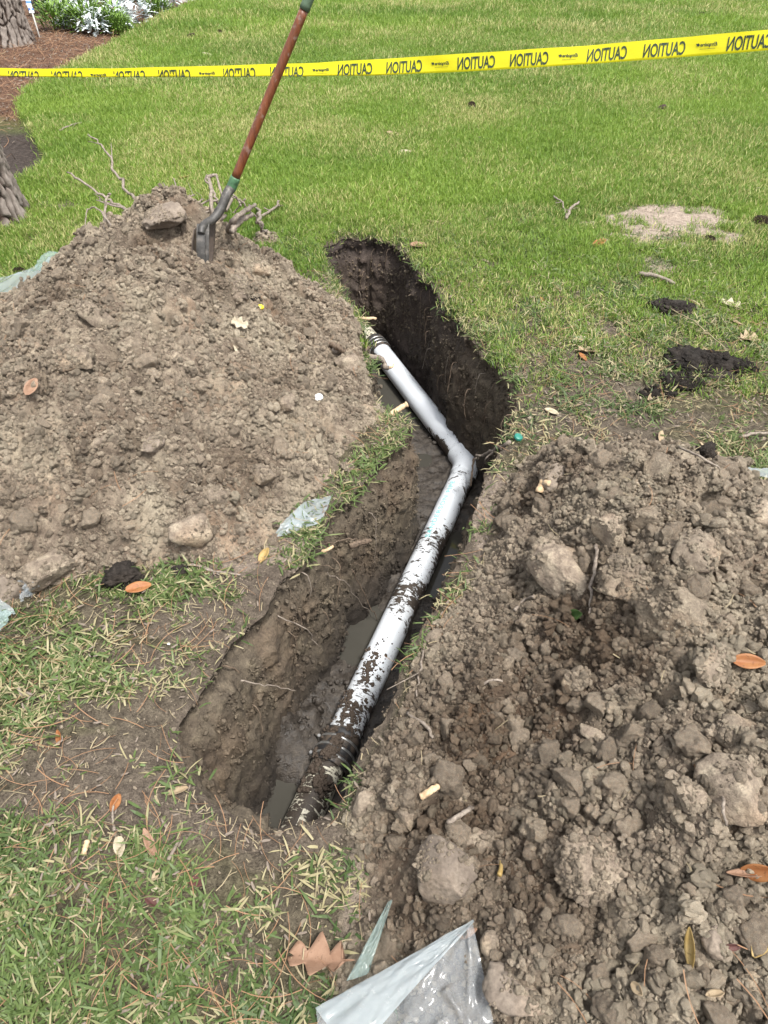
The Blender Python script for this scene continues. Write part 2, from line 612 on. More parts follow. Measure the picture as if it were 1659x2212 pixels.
rim = smooth_closed(rim0, .011)
rim = rim + .012 * np.stack([fbm(rim[:, 0], rim[:, 1], f=9, seed=3), fbm(rim[:, 0], rim[:, 1], f=9, seed=5)], 1) \
          + .009 * np.stack([vn(rim[:, 0] * 45, rim[:, 1] * 45, seed=13), vn(rim[:, 0] * 45, rim[:, 1] * 45, seed=15)], 1)


def poly_sdf(x, y, P, pad=None):
    """signed distance, negative inside"""
    x = np.asarray(x, float); y = np.asarray(y, float)
    sh = x.shape
    x = x.ravel(); y = y.ravel()
    out = np.full(x.shape, 9.0)
    if pad is not None:
        sel = (x > P[:, 0].min() - pad) & (x < P[:, 0].max() + pad) & (y > P[:, 1].min() - pad) & (y < P[:, 1].max() + pad)
    else:
        sel = np.ones(x.shape, bool)
    idx = np.nonzero(sel)[0]
    A = P; B = np.roll(P, -1, 0)
    for s in range(0, len(idx), 60000):
        ii = idx[s:s + 60000]
        X, Y = x[ii], y[ii]
        best = np.full(len(ii), 1e9); ins = np.zeros(len(ii), bool)
        for (ax, ay), (bx, by) in zip(A, B):
            ex, ey = bx - ax, by - ay
            wx, wy = X - ax, Y - ay
            t = np.clip((wx * ex + wy * ey) / (ex * ex + ey * ey + 1e-12), 0, 1)
            d = (wx - t * ex) ** 2 + (wy - t * ey) ** 2
            np.minimum(best, d, out=best)
            if ay != by:
                c = ((ay > Y) != (by > Y)) & (X < (bx - ax) * (Y - ay) / (by - ay) + ax)
                ins ^= c
        d = np.sqrt(best)
        out[ii] = np.where(ins, -d, d)
    return out.reshape(sh)


rim_lo = rim[::4]

# planting bed outline (photo edge of the lawn, then far round the outside)
BED_PX = [(470, -20), (430, 5), (400, 14), (330, 46), (250, 92), (170, 131), (110, 161), (62, 192), (42, 215), (50, 250), (75, 285), (92, 315),
          (95, 335), (82, 357), (20, 385), (-120, 420)]
bed = np.array([W(x, y, 0.0)[:2] for x, y in BED_PX])
bed = np.array(catmull(bed, 4))[:, :2]
bed = np.concatenate([bed, np.array([[-9, 5.0], [-22, 8.0], [-22, 24], [-3, 24]])])


def bumpat(x, y, px, py, r, h=0.0):
    c = W(px, py, h)
    return np.exp(-((x - c[0]) ** 2 + (y - c[1]) ** 2) / (r * r))


def ell(x, y, px, py, rx, ry, nz=.25, seed=1):
    """soft patch 0..1 with a ragged outline"""
    c = W(px, py, 0)
    d = np.sqrt(((x - c[0]) / rx) ** 2 + ((y - c[1]) / ry) ** 2) + nz * fbm(x, y, f=9, oct=3, seed=seed)
    return 1 - sstep(.75, 1.1, d)


# RBF surfaces for the two spoil heaps
def rbf(pts):
    P = np.array([p[:2] for p in pts]); h = np.array([p[2] for p in pts])
    n = len(P)
    d = np.linalg.norm(P[:, None] - P[None], axis=2)
    K = d * d * np.log(d + 1e-9) + 2e-3 * np.eye(n)
    Q = np.concatenate([np.ones((n, 1)), P], 1)
    A = np.block([[K, Q], [Q.T, np.zeros((3, 3))]])
    w = np.linalg.solve(A, np.concatenate([h, np.zeros(3)]))

    def f(x, y):
        s = w[n] + w[n + 1] * x + w[n + 2] * y
        for k in range(n):
            r2 = (x - P[k, 0]) ** 2 + (y - P[k, 1]) ** 2
            s = s + w[k] * .5 * r2 * np.log(r2 + 1e-18)
        return s
    return f


def wp(px, py, h):
    p = W(px, py, h)
    return (p[0], p[1], h)


LM = [wp(x, y, h) for x, y, h in [
    (-150, 1330, -.02), (0, 1300, -.01), (70, 1280, -.01), (150, 1262, -.01), (230, 1240, 0), (300, 1220, 0), (400, 1210, 0), (470, 1205, 0),
    (540, 1195, 0), (600, 1150, 0), (660, 1085, 0), (715, 1020, 0), (765, 955, 0), (815, 905, .0), (800, 850, .02), (785, 790, .03),
    (770, 735, .04), (745, 685, .06), (720, 650, .02), (660, 610, .0), (600, 560, 0), (560, 515, .02),
    (290, 455, .40), (390, 437, .45), (240, 490, .38), (185, 545, .31), (430, 560, .38), (500, 620, .29), (560, 700, .20), (0, 690, .17), (100, 625, .24),
    (0, 800, .29), (200, 750, .37), (200, 900, .30), (0, 1000, .24), (100, 1120, .13), (350, 900, .24), (350, 1050, .15), (500, 900, .16),
    (600, 960, .10), (450, 750, .28), (650, 800, .11), (550, 1060, .07), (250, 1170, .07), (500, 1120, .06), (680, 700, .07), (620, 640, .10), (700, 900, .07),
    (0, 1200, .09), (300, 620, .43), (330, 750, .35), (388, 520, .37), (410, 510, .37), (372, 535, .37)]]
LM += [(-.75, 3.9, -.05), (-1.05, 3.85, -.05), (-1.5, 3.65, -.05), (-2.0, 3.3, -.05), (-2.35, 2.7, -.05), (-2.4, 2.0, -.05), (-2.3, 1.4, -.08),
       (-1.9, 2.6, .14), (-1.9, 2.0, .16), (-.4, 3.9, -.08), (-.5, 4.5, -.2), (-1.5, 4.4, -.2), (-3, 3, -.2), (-1.2, .9, -.2), (-2.4, .9, -.2), (-.4, 1.1, -.15)]
RMND = [wp(x, y, h) for x, y, h in [
    (1062, 1062, 0), (1110, 1028, 0), (1085, 1120, .01), (1058, 1190, .01), (1020, 1260, .01), (960, 1330, .01), (900, 1400, .01), (862, 1470, .01), (838, 1540, .01),
    (800, 1620, .01), (762, 1690, .02), (765, 1780, .01), (800, 1850, .0), (790, 1930, 0), (765, 2010, 0), (740, 2090, 0), (690, 2200, 0),
    (1150, 1070, .11), (1200, 1005, .20), (1330, 968, .28), (1420, 985, .28), (1500, 1012, .27), (1600, 1060, .26), (1659, 1090, .25), (1150, 1240, .10),
    (1250, 1150, .25), (1400, 1100, .32), (1450, 1300, .35), (1350, 1420, .26), (1200, 1350, .15), (1100, 1400, .08), (1000, 1450, .06), (950, 1600, .07),
    (850, 1760, .06), (1150, 1550, .13), (1300, 1600, .20), (1500, 1550, .32), (1659, 1400, .38), (1659, 1700, .37), (1400, 1800, .27), (1200, 1800, .17),
    (1000, 1800, .10), (900, 1950, .08), (1100, 1950, .15), (1300, 2050, .21), (1500, 2000, .27), (1659, 2100, .30), (1659, 2300, .28), (1000, 2100, .08),
    (1200, 2300, .14)]]
RMND += [(.42, 2.02, -.04), (.72, 2.10, -.05), (1.0, 2.02, -.05), (1.35, 1.9, -.05), (1.8, 1.6, -.05), (2.0, 1.0, -.03), (2.0, .3, -.05), (1.5, 1.0, .25),
         (1.5, .3, .15), (.6, -.2, .08), (.6, -.6, -.05), (1.5, -.5, -.05), (.1, -.2, -.06), (-.1, .2, -.05), (2.6, 1, -.25), (.8, 2.8, -.25), (-.3, .3, -.1)]
fL, fR = rbf(LM), rbf(RMND)


def lumps(x, y, seed):
    a, ra = worley(x + .03 * fbm(x, y, f=12, oct=2, seed=seed + 40), y, 8.0, seed)
    b, rb = worley(x, y + .012 * vn(x * 40, y * 40, seed=seed + 41), 19.0, seed + 5)
    c, rc = worley(x, y, 42.0, seed + 9)
    e, re = worley(x, y, 85.0, seed + 12)
    k_, rk = worley_edge(x + .06 * fbm(x, y, f=7, oct=3, seed=seed + 50), y + .06 * fbm(x, y, f=7, oct=3, seed=seed + 51), 6.5, seed + 52)
    ledge = sstep(.0, .22, k_) * (rk ** 1.5)
    return .048 * ledge + .034 * a * np.clip(ra * 1.6 - .5, 0, 1) + .022 * b * np.clip(rb * 1.5 - .3, 0, 1) + .010 * c * (.2 + .8 * rc) + .005 * e * re + .006 * fbm(x, y, f=30, oct=3, seed=seed + 60)


def mound_h(f, x, y, seed):
    h = f(x, y)
    w = sstep(-.01, .07, h)
    h = h + w * (.035 * fbm(x, y, f=3.2, oct=3, seed=seed) + .030 * fbm(x, y, f=8, oct=4, seed=seed + 7))
    return h + (.25 + .75 * w) * lumps(x, y, seed) - .020


LIP = [None]


def ground_h(x, y, dbed=None):
    z = .020 * fbm(x, y, f=1.1, oct=3, seed=21) + .008 * fbm(x, y, f=7, oct=3, seed=22) - .004
    near = 1 - sstep(4.0, 6.0, y)
    z = z + near * .004 * fbm(x, y, f=40, oct=2, seed=23)
    if dbed is None:
        dbed = poly_sdf(x, y, bed, 3.0)
    z = z - .085 * sstep(.02, -.03, dbed) + .05 * sstep(-.1, -.8, dbed)
    z = z + .010 * ell(x, y, 1440, 474, .33, .30, .5, 31) * (.4 + 1.2 * fbm(x, y, f=16, oct=3, seed=32))
    if LIP[0] is not None:
        d = LIP[0](x, y, 9.0)
        z = z - .022 * np.exp(-(np.maximum(d, 0) / .022) ** 1.3) * (1 + .8 * vn(x * 14, y * 14, seed=24)) + .006 * np.exp(-(d / .12) ** 2) * fbm(x, y, f=35, oct=3, seed=25) \
            - .035 * np.exp(-(np.maximum(d, 0) / .06) ** 1.4) * np.exp(-((x + .52) ** 2 + (y - .95) ** 2) / .10)
    return z


# dense lookup grids (x, y) -> height
class HG:
    def __init__(s, x0, x1, y0, y1, st, fn):
        s.x0, s.y0, s.st = x0, y0, st
        s.nx, s.ny = int((x1 - x0) / st) + 1, int((y1 - y0) / st) + 1
        s.X, s.Y = np.meshgrid(x0 + st * np.arange(s.nx), y0 + st * np.arange(s.ny), indexing='ij')
        s.Z = fn(s.X, s.Y)

    def __call__(s, x, y, out=-9.0):
        u = (np.asarray(x, float) - s.x0) / s.st; v = (np.asarray(y, float) - s.y0) / s.st
        ok = (u >= 0) & (v >= 0) & (u < s.nx - 1) & (v < s.ny - 1)
        u = np.clip(u, 0, s.nx - 1.001); v = np.clip(v, 0, s.ny - 1.001)
        i, j = u.astype(int), v.astype(int); a, b = u - i, v - j
        z = s.Z[i, j] * (1 - a) * (1 - b) + s.Z[i + 1, j] * a * (1 - b) + s.Z[i, j + 1] * (1 - a) * b + s.Z[i + 1, j + 1] * a * b
        return np.where(ok, z, out)


GL = HG(-2.45, .0, 1.15, 4.3, .0062, lambda x, y: mound_h(fL, x, y, 100))
GR = HG(-.15, 2.1, -.45, 2.25, .0062, lambda x, y: mound_h(fR, x, y, 200))
DT = HG(-.9, 1.1, .3, 4.6, .012, lambda x, y: poly_sdf(x, y, rim_lo))


LIP[0] = DT


def dtrench(x, y): return DT(x, y, 9.0)


def surf(x, y):
    return np.maximum(np.maximum(ground_h(x, y), GL(x, y)), GR(x, y))


def hit(px, py, sink=0.0):
    """where the view ray of a photo position meets the built surface (outside the trench)"""
    zs = np.linspace(.9, 16, 6000)
    u, v = (px - CX) / FPX, (py - CY) / FPX
    x, y, z = u * zs, zs * (CP - v * SP), CAM_H - zs * (SP + v * CP)
    k = np.nonzero(z < surf(x, y))[0]
    k = k[0] if len(k) else -1
    return Vector((x[k], y[k], float(surf(x[k:k + 1] if k >= 0 else x[-1:], y[k:k + 1] if k >= 0 else y[-1:])[0]) - sink))


def nrm(x, y, e=.03):
    a = np.array([x + e, x - e, x, x]); b = np.array([y, y, y + e, y - e])
    s = surf(a, b)
    return Vector((-(s[0] - s[1]) / (2 * e), -(s[2] - s[3]) / (2 * e), 1)).normalized()


# ---- ground sheet
def axis(f0, f1, st, lo, hi, g):
    a = list(np.arange(f0, f1 + st / 2, st))
    s = st; v = a[-1]
    while v < hi:
        s = min(s * g, 4.0); v += s; a.append(v)
    s = st; v = a[0]; b = []
    while v > lo:
        s = min(s * g, 4.0); v -= s; b.append(v)
    return np.array(b[::-1] + a)


xs = axis(-1.9, 1.9, .0105, -60, 60, 1.035)
ys = axis(.25, 4.4, .0105, -8, 110, 1.022)
X, Y = np.meshgrid(xs, ys, indexing='ij')
dbed = poly_sdf(X, Y, bed, 3.0)
dbed = np.where((dbed > 8) & (X < -4.5) & (Y > 7) & (Y < 23) & (X > -21), -1, dbed)
Z = ground_h(X, Y, dbed)
D = dtrench(X, Y)
dark = np.zeros_like(X)


def bare_mask(x, y):
    """1 = bare earth, 0 = full turf"""
    D = dtrench(x, y)
    b = np.zeros_like(x)
    b = np.maximum(b, 1 - sstep(.0, .05 + .03 * vn(x * 9, y * 9, seed=61), np.abs(D)) * 1.0)
    for (px, py, rx, ry, k) in [(1330, 905, .34, .13, .8), (1180, 905, .20, .12, .6), (1250, 790, .10, .10, .8), (1325, 715, .09, .14, .95), (1240, 830, .15, .06, .7),
                                (1080, 1100, .10, .30, .95), (1050, 1230, .08, .15, .95), (560, 1235, .22, .09, .95), (470, 1330, .22, .10, .9),
                                (520, 1430, .12, .10, .8), (330, 1420, .20, .05, .8), (330, 1560, .10, .2, .7), (260, 1665, .22, .10, .85), (420, 1740, .30, .07, .95),
                                (640, 1800, .14, .05, .95), (120, 1730, .22, .05, .8), (80, 1350, .12, .05, .4), (700, 1100, .10, .12, .6), (640, 1150, .12, .1, .6),
                                (1600, 930, .2, .06, .6), (1500, 900, .2, .05, .5), (950, 480, .10, .08, .45), (900, 530, .08, .06, .4), (1090, 470, .2, .10, .35),
                                (750, 640, .12, .12, .9), (680, 600, .2, .15, .7), (130, 440, .28, .10, .75), (1040, 565, .08, .08, .5), (1450, 668, .16, .10, .9),
                                (1400, 850, .15, .06, .5), (850, 2110, .05, .06, .5), (790, 1960, .07, .18, .7), (560, 1850, .06, .03, .6), (620, 1690, .1, .1, .5), (1290, 850, .28, .10, .7), (1180, 800, .12, .12, .6), (1400, 760, .10, .12, .6), (1130, 680, .10, .12, .45), (1340, 960, .3, .08, .8), (1000, 570, .12, .10, .5), (1250, 640, .14, .12, .45), (250, 1330, .16, .07, .5), (420, 1560, .12, .12, .9), (200, 1530, .16, .05, .6), (60, 1640, .16, .06, .55), (300, 1780, .2, .05, .6), (120, 1850, .12, .05, .6), (400, 1900, .12, .06, .35), (660, 1960, .10, .06, .45), (480, 2060, .10, .06, .4)]:
        b = np.maximum(b, k * ell(x, y, px, py, rx, ry, .5, int(px + py) % 97))
    return np.clip(b, 0, 1)


bare = bare_mask(X, Y)
sand = np.maximum(ell(X, Y, 1440, 474, .42, .37, .95, 31), ell(X, Y, 1425, 570, .12, .13, .5, 33))
sand = np.maximum(sand, .9 * ell(X, Y, 690, 640, .20, .16, .5, 34)); sand = np.maximum(sand, .75 * ell(X, Y, 950, 482, .07, .05, .5, 35))
sand = np.maximum(sand, .55 * ell(X, Y, 1080, 1130, .10, .26, .4, 36)); sand = np.maximum(sand, .5 * ell(X, Y, 600, 1180, .2, .10, .6, 37))
sand = np.maximum(sand, .5 * ell(X, Y, 800, 1980, .06, .2, .6, 38))
far = sstep(3.3, 5.5, Y + .4 * fbm(X, Y, f=2, oct=2, seed=44))
bedm = sstep(.01, -.02, dbed)
mulch = bedm * sstep(6.6, 7.3, Y + .4 * fbm(X, Y, f=2, oct=3, seed=45))
nx, ny = X.shape
GF = grid_faces(nx, ny)
Zm = Z - .02 * sstep(.0, .03, np.maximum(np.where(GL(X, Y) > -5, GL(X, Y), -1), np.where(GR(X, Y) > -5, GR(X, Y), -1)))
V = np.stack([X, Y, Zm], -1).reshape(-1, 3)
Df = D.ravel()
# snap the first row of vertices inside the trench onto its rim
gx = (dtrench(X + .012, Y) - dtrench(X - .012, Y)).ravel(); gy = (dtrench(X, Y + .012) - dtrench(X, Y - .012)).ravel()
gl = np.sqrt(gx * gx + gy * gy) + 1e-9
snap = (Df < 0) & (Df > -.0125)
V[snap, 0] -= (gx / gl * Df)[snap]; V[snap, 1] -= (gy / gl * Df)[snap]
inside = (Df < 0) & ~snap
keep = ~inside[GF].any(1)
GF = GF[keep]
fc = V[GF].mean(1)
fbed = bedm.ravel()[GF].mean(1) > .5
pave_y = 13.9


def sub_mesh(name, F, mat, attrs, kind='structure'):
    u, inv = np.unique(F.ravel(), return_inverse=True)
    return mk(name, V[u], inv.reshape(-1, 4), mat, attrs={k: a.ravel()[u] for k, a in attrs.items()}, kind=kind, origin=(0, 0, 0))


GA = dict(bare=bare, sand=sand, far=far, bed=bedm * (1 - mulch), mulch=mulch)
ground = sub_mesh('ground', GF[~fbed], M['ground'], GA)
bedob = sub_mesh('planting_bed', GF[fbed], M['ground'], GA)

# ---- trench walls
FLOOR = -.66
cen = rim.copy()
tng = np.roll(rim, -3, 0) - np.roll(rim, 3, 0)
tng /= np.linalg.norm(tng, axis=1, keepdims=True)
area = np.sum(rim[:, 0] * np.roll(rim[:, 1], -1) - np.roll(rim[:, 0], -1) * rim[:, 1])
nout = np.stack([tng[:, 1], -tng[:, 0]], 1) * (1 if area > 0 else -1)
for _ in range(12):
    nout = (np.roll(nout, 1, 0) + nout * 2 + np.roll(nout, -1, 0))
    nout /= np.linalg.norm(nout, axis=1, keepdims=True)
rz = ground_h(rim[:, 0], rim[:, 1])
nr, nt = len(rim), 62
tt = np.concatenate([[0.0, 0.0], np.linspace(0, 1, nt - 2)])
run = .035 + .08 * np.exp(-((rim[:, 0] + .50) ** 2 + (rim[:, 1] - 1.0) ** 2) / .09) + .08 * np.exp(-((rim[:, 0] + .3) ** 2 + (rim[:, 1] - .75) ** 2) / .03) \
    + .06 * np.exp(-((rim[:, 0] + .2) ** 2 + (rim[:, 1] - 4.0) ** 2) / .03)
WX = np.zeros((nr, nt)); WY = np.zeros((nr, nt)); WZ_ = np.zeros((nr, nt))
for j, t in enumerate(tt):
    z = rz + (FLOOR - .03 - rz) * t
    x0, y0 = rim[:, 0], rim[:, 1]
    win = sstep(0, .06, np.full(nr, t))
    dsp = .050 * fbm(x0, y0, z * .6, f=4, oct=3, seed=301) + .014 * fbm(x0, y0, z * .3, f=20, oct=3, seed=302) + .019 * fbm(x0 + .1 * z, y0 - .13 * z, z, f=26, oct=4, seed=303, gain=.6) + .006 * fbm(x0 + .3 * z, y0 + .2 * z, z, f=90, oct=2, seed=304)
    dsp = dsp + .022 * np.clip(fbm(x0, y0, z * 2.0, f=7, oct=3, seed=307) * 3 - 1.0, 0, 1) - .03 * np.clip(fbm(x0, y0, z * 1.6, f=8, oct=3, seed=308) * 3 - 1.2, 0, 1)
    off = -run * t ** .8 + win * dsp + .02 * np.exp(-((t - .10) / .06) ** 2) * (1 if j > 1 else 0)
    if j == 0: off = np.full(nr, .02); z = rz - .012
    if j == 1: off = np.full(nr, .0); z = rz - .001
    WX[:, j] = x0 + nout[:, 0] * off; WY[:, j] = y0 + nout[:, 1] * off; WZ_[:, j] = z
WV = np.stack([WX, WY, WZ_], -1).reshape(-1, 3)
WF = grid_faces(nr, nt, wrap=True)
if area > 0: WF = WF[:, ::-1]
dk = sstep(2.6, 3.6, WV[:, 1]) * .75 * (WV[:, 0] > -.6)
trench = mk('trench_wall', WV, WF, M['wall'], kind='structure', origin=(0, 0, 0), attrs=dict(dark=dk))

# ---- trench floor and water
fx = np.arange(-.75, .75, .011); fy = np.arange(.4, 4.5, .011)
FX, FY = np.meshgrid(fx, fy, indexing='ij')
FZ = FLOOR + .022 + .022 * fbm(FX, FY, f=4, oct=3, seed=401) + .014 * fbm(FX, FY, f=17, oct=3, seed=402) + .006 * worley(FX, FY, 30, 405)[0]
for (px, py, r, k) in [(930, 880, .18, .05), (975, 930, .12, .05), (850, 840, .10, .05), (825, 860, .08, .05), (910, 1000, .06, .035), (770, 1385, .10, .045),
                       (985, 1190, .09, .05), (955, 1270, .08, .05), (575, 1715, .09, .05), (600, 1740, .08, .04), (855, 790, .12, .05), (800, 1300, .05, .03), (1000, 1060, .05, .03)]:
    FZ = FZ - k * bumpat(FX, FY, px, py, r, FLOOR)
for (px, py, r, k) in [(585, 1620, .12, .10), (640, 1580, .10, .07), (700, 1500, .08, .03), (770, 720, .16, .12)]:
    FZ = FZ + k * bumpat(FX, FY, px, py, r, FLOOR) * (1 + .5 * fbm(FX, FY, f=25, oct=3, seed=411))
FD = dtrench(FX, FY)
FF = grid_faces(*FX.shape)
FV = np.stack([FX, FY, FZ], -1).reshape(-1, 3)
FF = FF[(FD.ravel()[FF] < .09).all(1)]
u, inv = np.unique(FF.ravel(), return_inverse=True)
mk('trench_floor', FV[u], inv.reshape(-1, 4), M['mud'], kind='structure', origin=(0, 0, 0))
WL = FLOOR + .014
wx = np.arange(-.75, .75, .03); wy = np.arange(.4, 4.5, .03)
QX, QY = np.meshgrid(wx, wy, indexing='ij')
QF = grid_faces(*QX.shape)
QF = QF[(dtrench(QX, QY).ravel()[QF] < .05).all(1)]
QV = np.stack([QX, QY, np.full(QX.shape, WL)], -1).reshape(-1, 3)
u, inv = np.unique(QF.ravel(), return_inverse=True)
mk('muddy_water', QV[u], inv.reshape(-1, 4), M['water'], kind='structure', origin=(0, 0, 0))


def damp_f(x, y):
    d = np.zeros_like(x)
    for (px, py, h, r, k) in ((1080, 1560, .1, .26, .85), (1230, 1420, .2, .16, .8), (1000, 1850, .1, .20, .7), (1250, 1290, .25, .10, .9), (1130, 1900, .15, .15, .7), (900, 1620, .05, .15, .6),
                              (880, 1960, .08, .10, .8), (1180, 1040, .2, .12, .7), (1350, 1480, .25, .12, .6), (120, 690, .25, .16, .6), (60, 900, .25, .14, .4), (340, 530, .4, .20, .55), (620, 860, .1, .12, .6), (520, 1010, .12, .12, .55),
                              (650, 700, .1, .14, .45), (150, 1060, .15, .2, .35), (470, 640, .3, .12, .4)):
        c = W(px, py, h)
        d = np.maximum(d, k * np.exp(-((x - c[0]) ** 2 + (y - c[1]) ** 2) / (r * r)))
    return np.clip(d * (1 + .9 * fbm(x, y, f=6, oct=4, seed=601)) + .35 * np.clip(fbm(x, y, f=9, oct=4, seed=603), 0, 1) - .04, 0, 1)


def dust_f(x, y):
    return np.clip(.9 * fbm(x, y, f=7, oct=4, seed=605) + .12, 0, .8) * (1 - np.clip(damp_f(x, y) * 2, 0, 1))


# ---- spoil heaps
def heap(name, G, label):
    d = dtrench(G.X, G.Y)
    g = ground_h(G.X, G.Y, np.full(G.X.shape, 5.0))
    G.Z = g + (G.Z - g) * sstep(.012, .075, d) - .014 * (1 - sstep(.012, .05, d))
    ok = (G.Z > g - .012) & (d > .012)
    F = grid_faces(G.nx, G.ny)
    F = F[ok.ravel()[F].all(1)]
    u, inv = np.unique(F.ravel(), return_inverse=True)
    V = np.stack([G.X, G.Y, G.Z], -1).reshape(-1, 3)[u]
    o = mk(name, V, inv.reshape(-1, 4), M['mound'], attrs=dict(damp=damp_f(V[:, 0], V[:, 1]), dust=dust_f(V[:, 0], V[:, 1])))
    return tag(o, label, 'soil heap')


heapL = heap('soil_mound', GL, 'tall crumbly heap of dry grey brown soil left of the trench, shovel on top')
heapR = heap('soil_mound', GR, 'wide crumbly heap of excavated soil right of the white pipe, running to the bottom edge')

# ================================================================== pipe line in the trench
PZ, PR = -.60, .057
ax_near = W(722.7, 1624, PZ); ax_mid = W(827, 1409, PZ); elb = W(1011, 1003, PZ); far_c = W(816.6, 752, PZ + .02)
d1 = (elb - ax_mid).normalized(); d2 = (far_c - elb).normalized()
near_c = elb - d1 * (elb - ax_near).dot(d1) + (ax_near - (elb - d1 * (elb - ax_near).dot(d1))) * .5
d1 = (elb - near_c).normalized()
L1 = (elb - near_c).length; L2 = (far_c - elb).length


def pipe_mesh(name, path, rad, mat, parent, mudfn, nseg=72, vo=0.0):
    path = np.asarray(path, float); n = len(path)
    rad = np.broadcast_to(np.asarray(rad, float), (n,))
    T = np.gradient(path, axis=0); T /= np.linalg.norm(T, axis=1, keepdims=True)
    A = np.linspace(0, 2 * np.pi, nseg + 1)
    s = np.concatenate([[0], np.cumsum(np.linalg.norm(np.diff(path, axis=0), axis=1))]) + vo
    V, U, mud = [], [], []
    for k in range(n):
        N = np.cross(T[k], (0, 0, 1.0)); N /= np.linalg.norm(N); B = np.cross(N, T[k])
        V.append(path[k] + rad[k] * (np.sin(A)[:, None] * N + np.cos(A)[:, None] * B))     # angle 0 = top
        a = np.where(A > np.pi, A - 2 * np.pi, A)
        U.append(np.stack([A * .057, np.full(nseg + 1, s[k])], 1))
        mud.append(mudfn(s[k], a))
    return mk(name, np.concatenate(V), grid_faces(n, nseg + 1), mat, parent, uv=np.concatenate(U), attrs=dict(mud=np.concatenate(mud)))


# PVC with splashed and smeared mud
q = NT('white_pvc')
uvn = q.n('ShaderNodeUVMap').outputs[0]
mudA = q.attr('mud')
big = q.noise(q.scale(uvn, (16, 22, 1)), 1.0, 4, .6, 1.2)
st = q.noise(q.scale(uvn, (18, 60, 1)), 1.0, 3, .55, 1.5)
fine = q.noise(q.scale(uvn, (90, 120, 1)), 1.0, 4, .65)
spk = q.noise(q.scale(uvn, (150, 210, 1)), 1.0, 2, .5)
f = q.math('ADD', q.math('MULTIPLY', big, .55), q.math('MULTIPLY', st, .45))
f = q.math('ADD', f, q.math('MULTIPLY', q.math('SUBTRACT', fine, .5), .16))
f = q.math('ADD', f, q.math('MULTIPLY', mudA, .40))
mask = q.ramp(f, [(.685, 0.0), (.715, 1.0)])
sp = q.ramp(q.math('ADD', spk, q.math('MULTIPLY', mudA, .12)), [(.70, 0.0), (.715, 1.0)])
mask = q.math('MAXIMUM', mask, sp)
film = q.ramp(q.math('ADD', q.math('MULTIPLY', fine, .6), q.math('MULTIPLY', mudA, .45)), [(.42, 0.0), (.75, .55)])
c = q.mix(film, (.64, .675, .71), (.40, .36, .31))
mudc = q.mix(q.noise(q.scale(uvn, (160, 160, 1)), 1.0, 4), (.024, .019, .015), (.075, .058, .044))
c = q.mix(mask, c, mudc)
q.set(Base_Color=c, Roughness=q.mix(mask, (.30, .30, .30), (.62, .62, .62)), Specular_IOR_Level=.5)
q.bump(q.math('ADD', q.math('MULTIPLY', mask, 1.0), q.math('MULTIPLY', q.math('MULTIPLY', fine, mask), .8)), .7, .003)
M['pvc'] = q.m
M['old_pvc'] = q.m.copy(); M['old_pvc'].name = 'yellowed_old_pvc'
for nd in M['old_pvc'].node_tree.nodes:
    if nd.type == 'MIX' and abs(nd.inputs[6].default_value[2] - .71) < .001:
        nd.inputs[6].default_value = (.60, .57, .45, 1)
q = NT('muddy_black_rubber')
co = q.coord()
nz = q.noise(co, 26, 5, .7)
q.set(Base_Color=q.ramp(nz, [(.48, (.020, .020, .021)), (.58, (.085, .066, .051))]), Roughness=.55, Specular_IOR_Level=.4)
q.bump(nz, .5, .004)
M['rubber'] = q.m
M['steel'] = simple('dirty_steel_band', (.42, .42, .41), .38, .5, 70, .4, .2, Metallic=.8)
M['teal_ink'] = simple('teal_stencil_ink', (.17, .50, .50), .6, .3)
M['grey_ink'] = simple('faded_grey_ink', (.36, .40, .43), .6, .3)

pipe = thing('drain_pipe', tuple(elb - Vector((0, 0, PR))), 'long white plastic drain pipe splashed with mud, bent at an elbow in the trench', 'pipe')


def seg(a, b, n=60): return np.array([np.array(a) * (1 - t) + np.array(b) * t for t in np.linspace(0, 1, n)])


EL = .085                                    # leg of the elbow fitting
def mud1(s, a):                              # s runs from the near coupling to the elbow
    t = s / L1
    m = .20 + .48 * math.exp(-((t - 0.02) / .22) ** 2) + .50 * math.exp(-((t - .40) / .085) ** 2) + .42 * math.exp(-((t - .60) / .09) ** 2) - .22 * math.exp(-((t - .255) / .06) ** 2) \
        + .36 * math.exp(-((t - .86) / .10) ** 2) - .10 * math.exp(-((t - .73) / .05) ** 2)
    side = .30 * sstep(.6, 1.5, a) - .22 * sstep(.2, 1.0, -a) * (t < .35)
    return np.clip(m + side * (1 if t > .2 else .3) - .18, -.5, 1.1)


def mud2(s, a):
    t = s / L2
    m = -.30 + .55 * math.exp(-((t - .05) / .12) ** 2) + .9 * math.exp(-((t - .98) / .10) ** 2)
    return m + .75 * sstep(.7, 1.5, -a) * (.3 + .7 * (abs(t - .5) > .25)) - .05


p1 = pipe_mesh('pipe_section', seg(near_c + d1 * .03, elb - d1 * EL * .8, 90), PR, M['pvc'], pipe, mud1)
p2 = pipe_mesh('pipe_section', seg(elb + d2 * EL * .8, far_c - d2 * .03, 90), PR, M['pvc'], pipe, mud2)
# elbow: two sockets joined by a bend, with raised lips
bend = []
for t in np.linspace(0, 1, 25):
    a, b, c_ = np.array(elb - d1 * .075), np.array(elb), np.array(elb + d2 * .075)
    bend.append((1 - t) ** 2 * a + 2 * t * (1 - t) * b + t * t * c_)
elpath = np.concatenate([seg(elb - d1 * .105, elb - d1 * .079, 5), np.array(bend), seg(elb + d2 * .079, elb + d2 * .105, 5)])
erad = np.full(len(elpath), PR + .0055); erad[0] = erad[-1] = PR + .001; erad[1] = erad[-2] = PR + .0052
pipe_mesh('elbow_fitting', elpath, erad, M['pvc'], pipe, lambda s, a: .16 + .28 * sstep(.5, 1.4, a) + 0 * a)
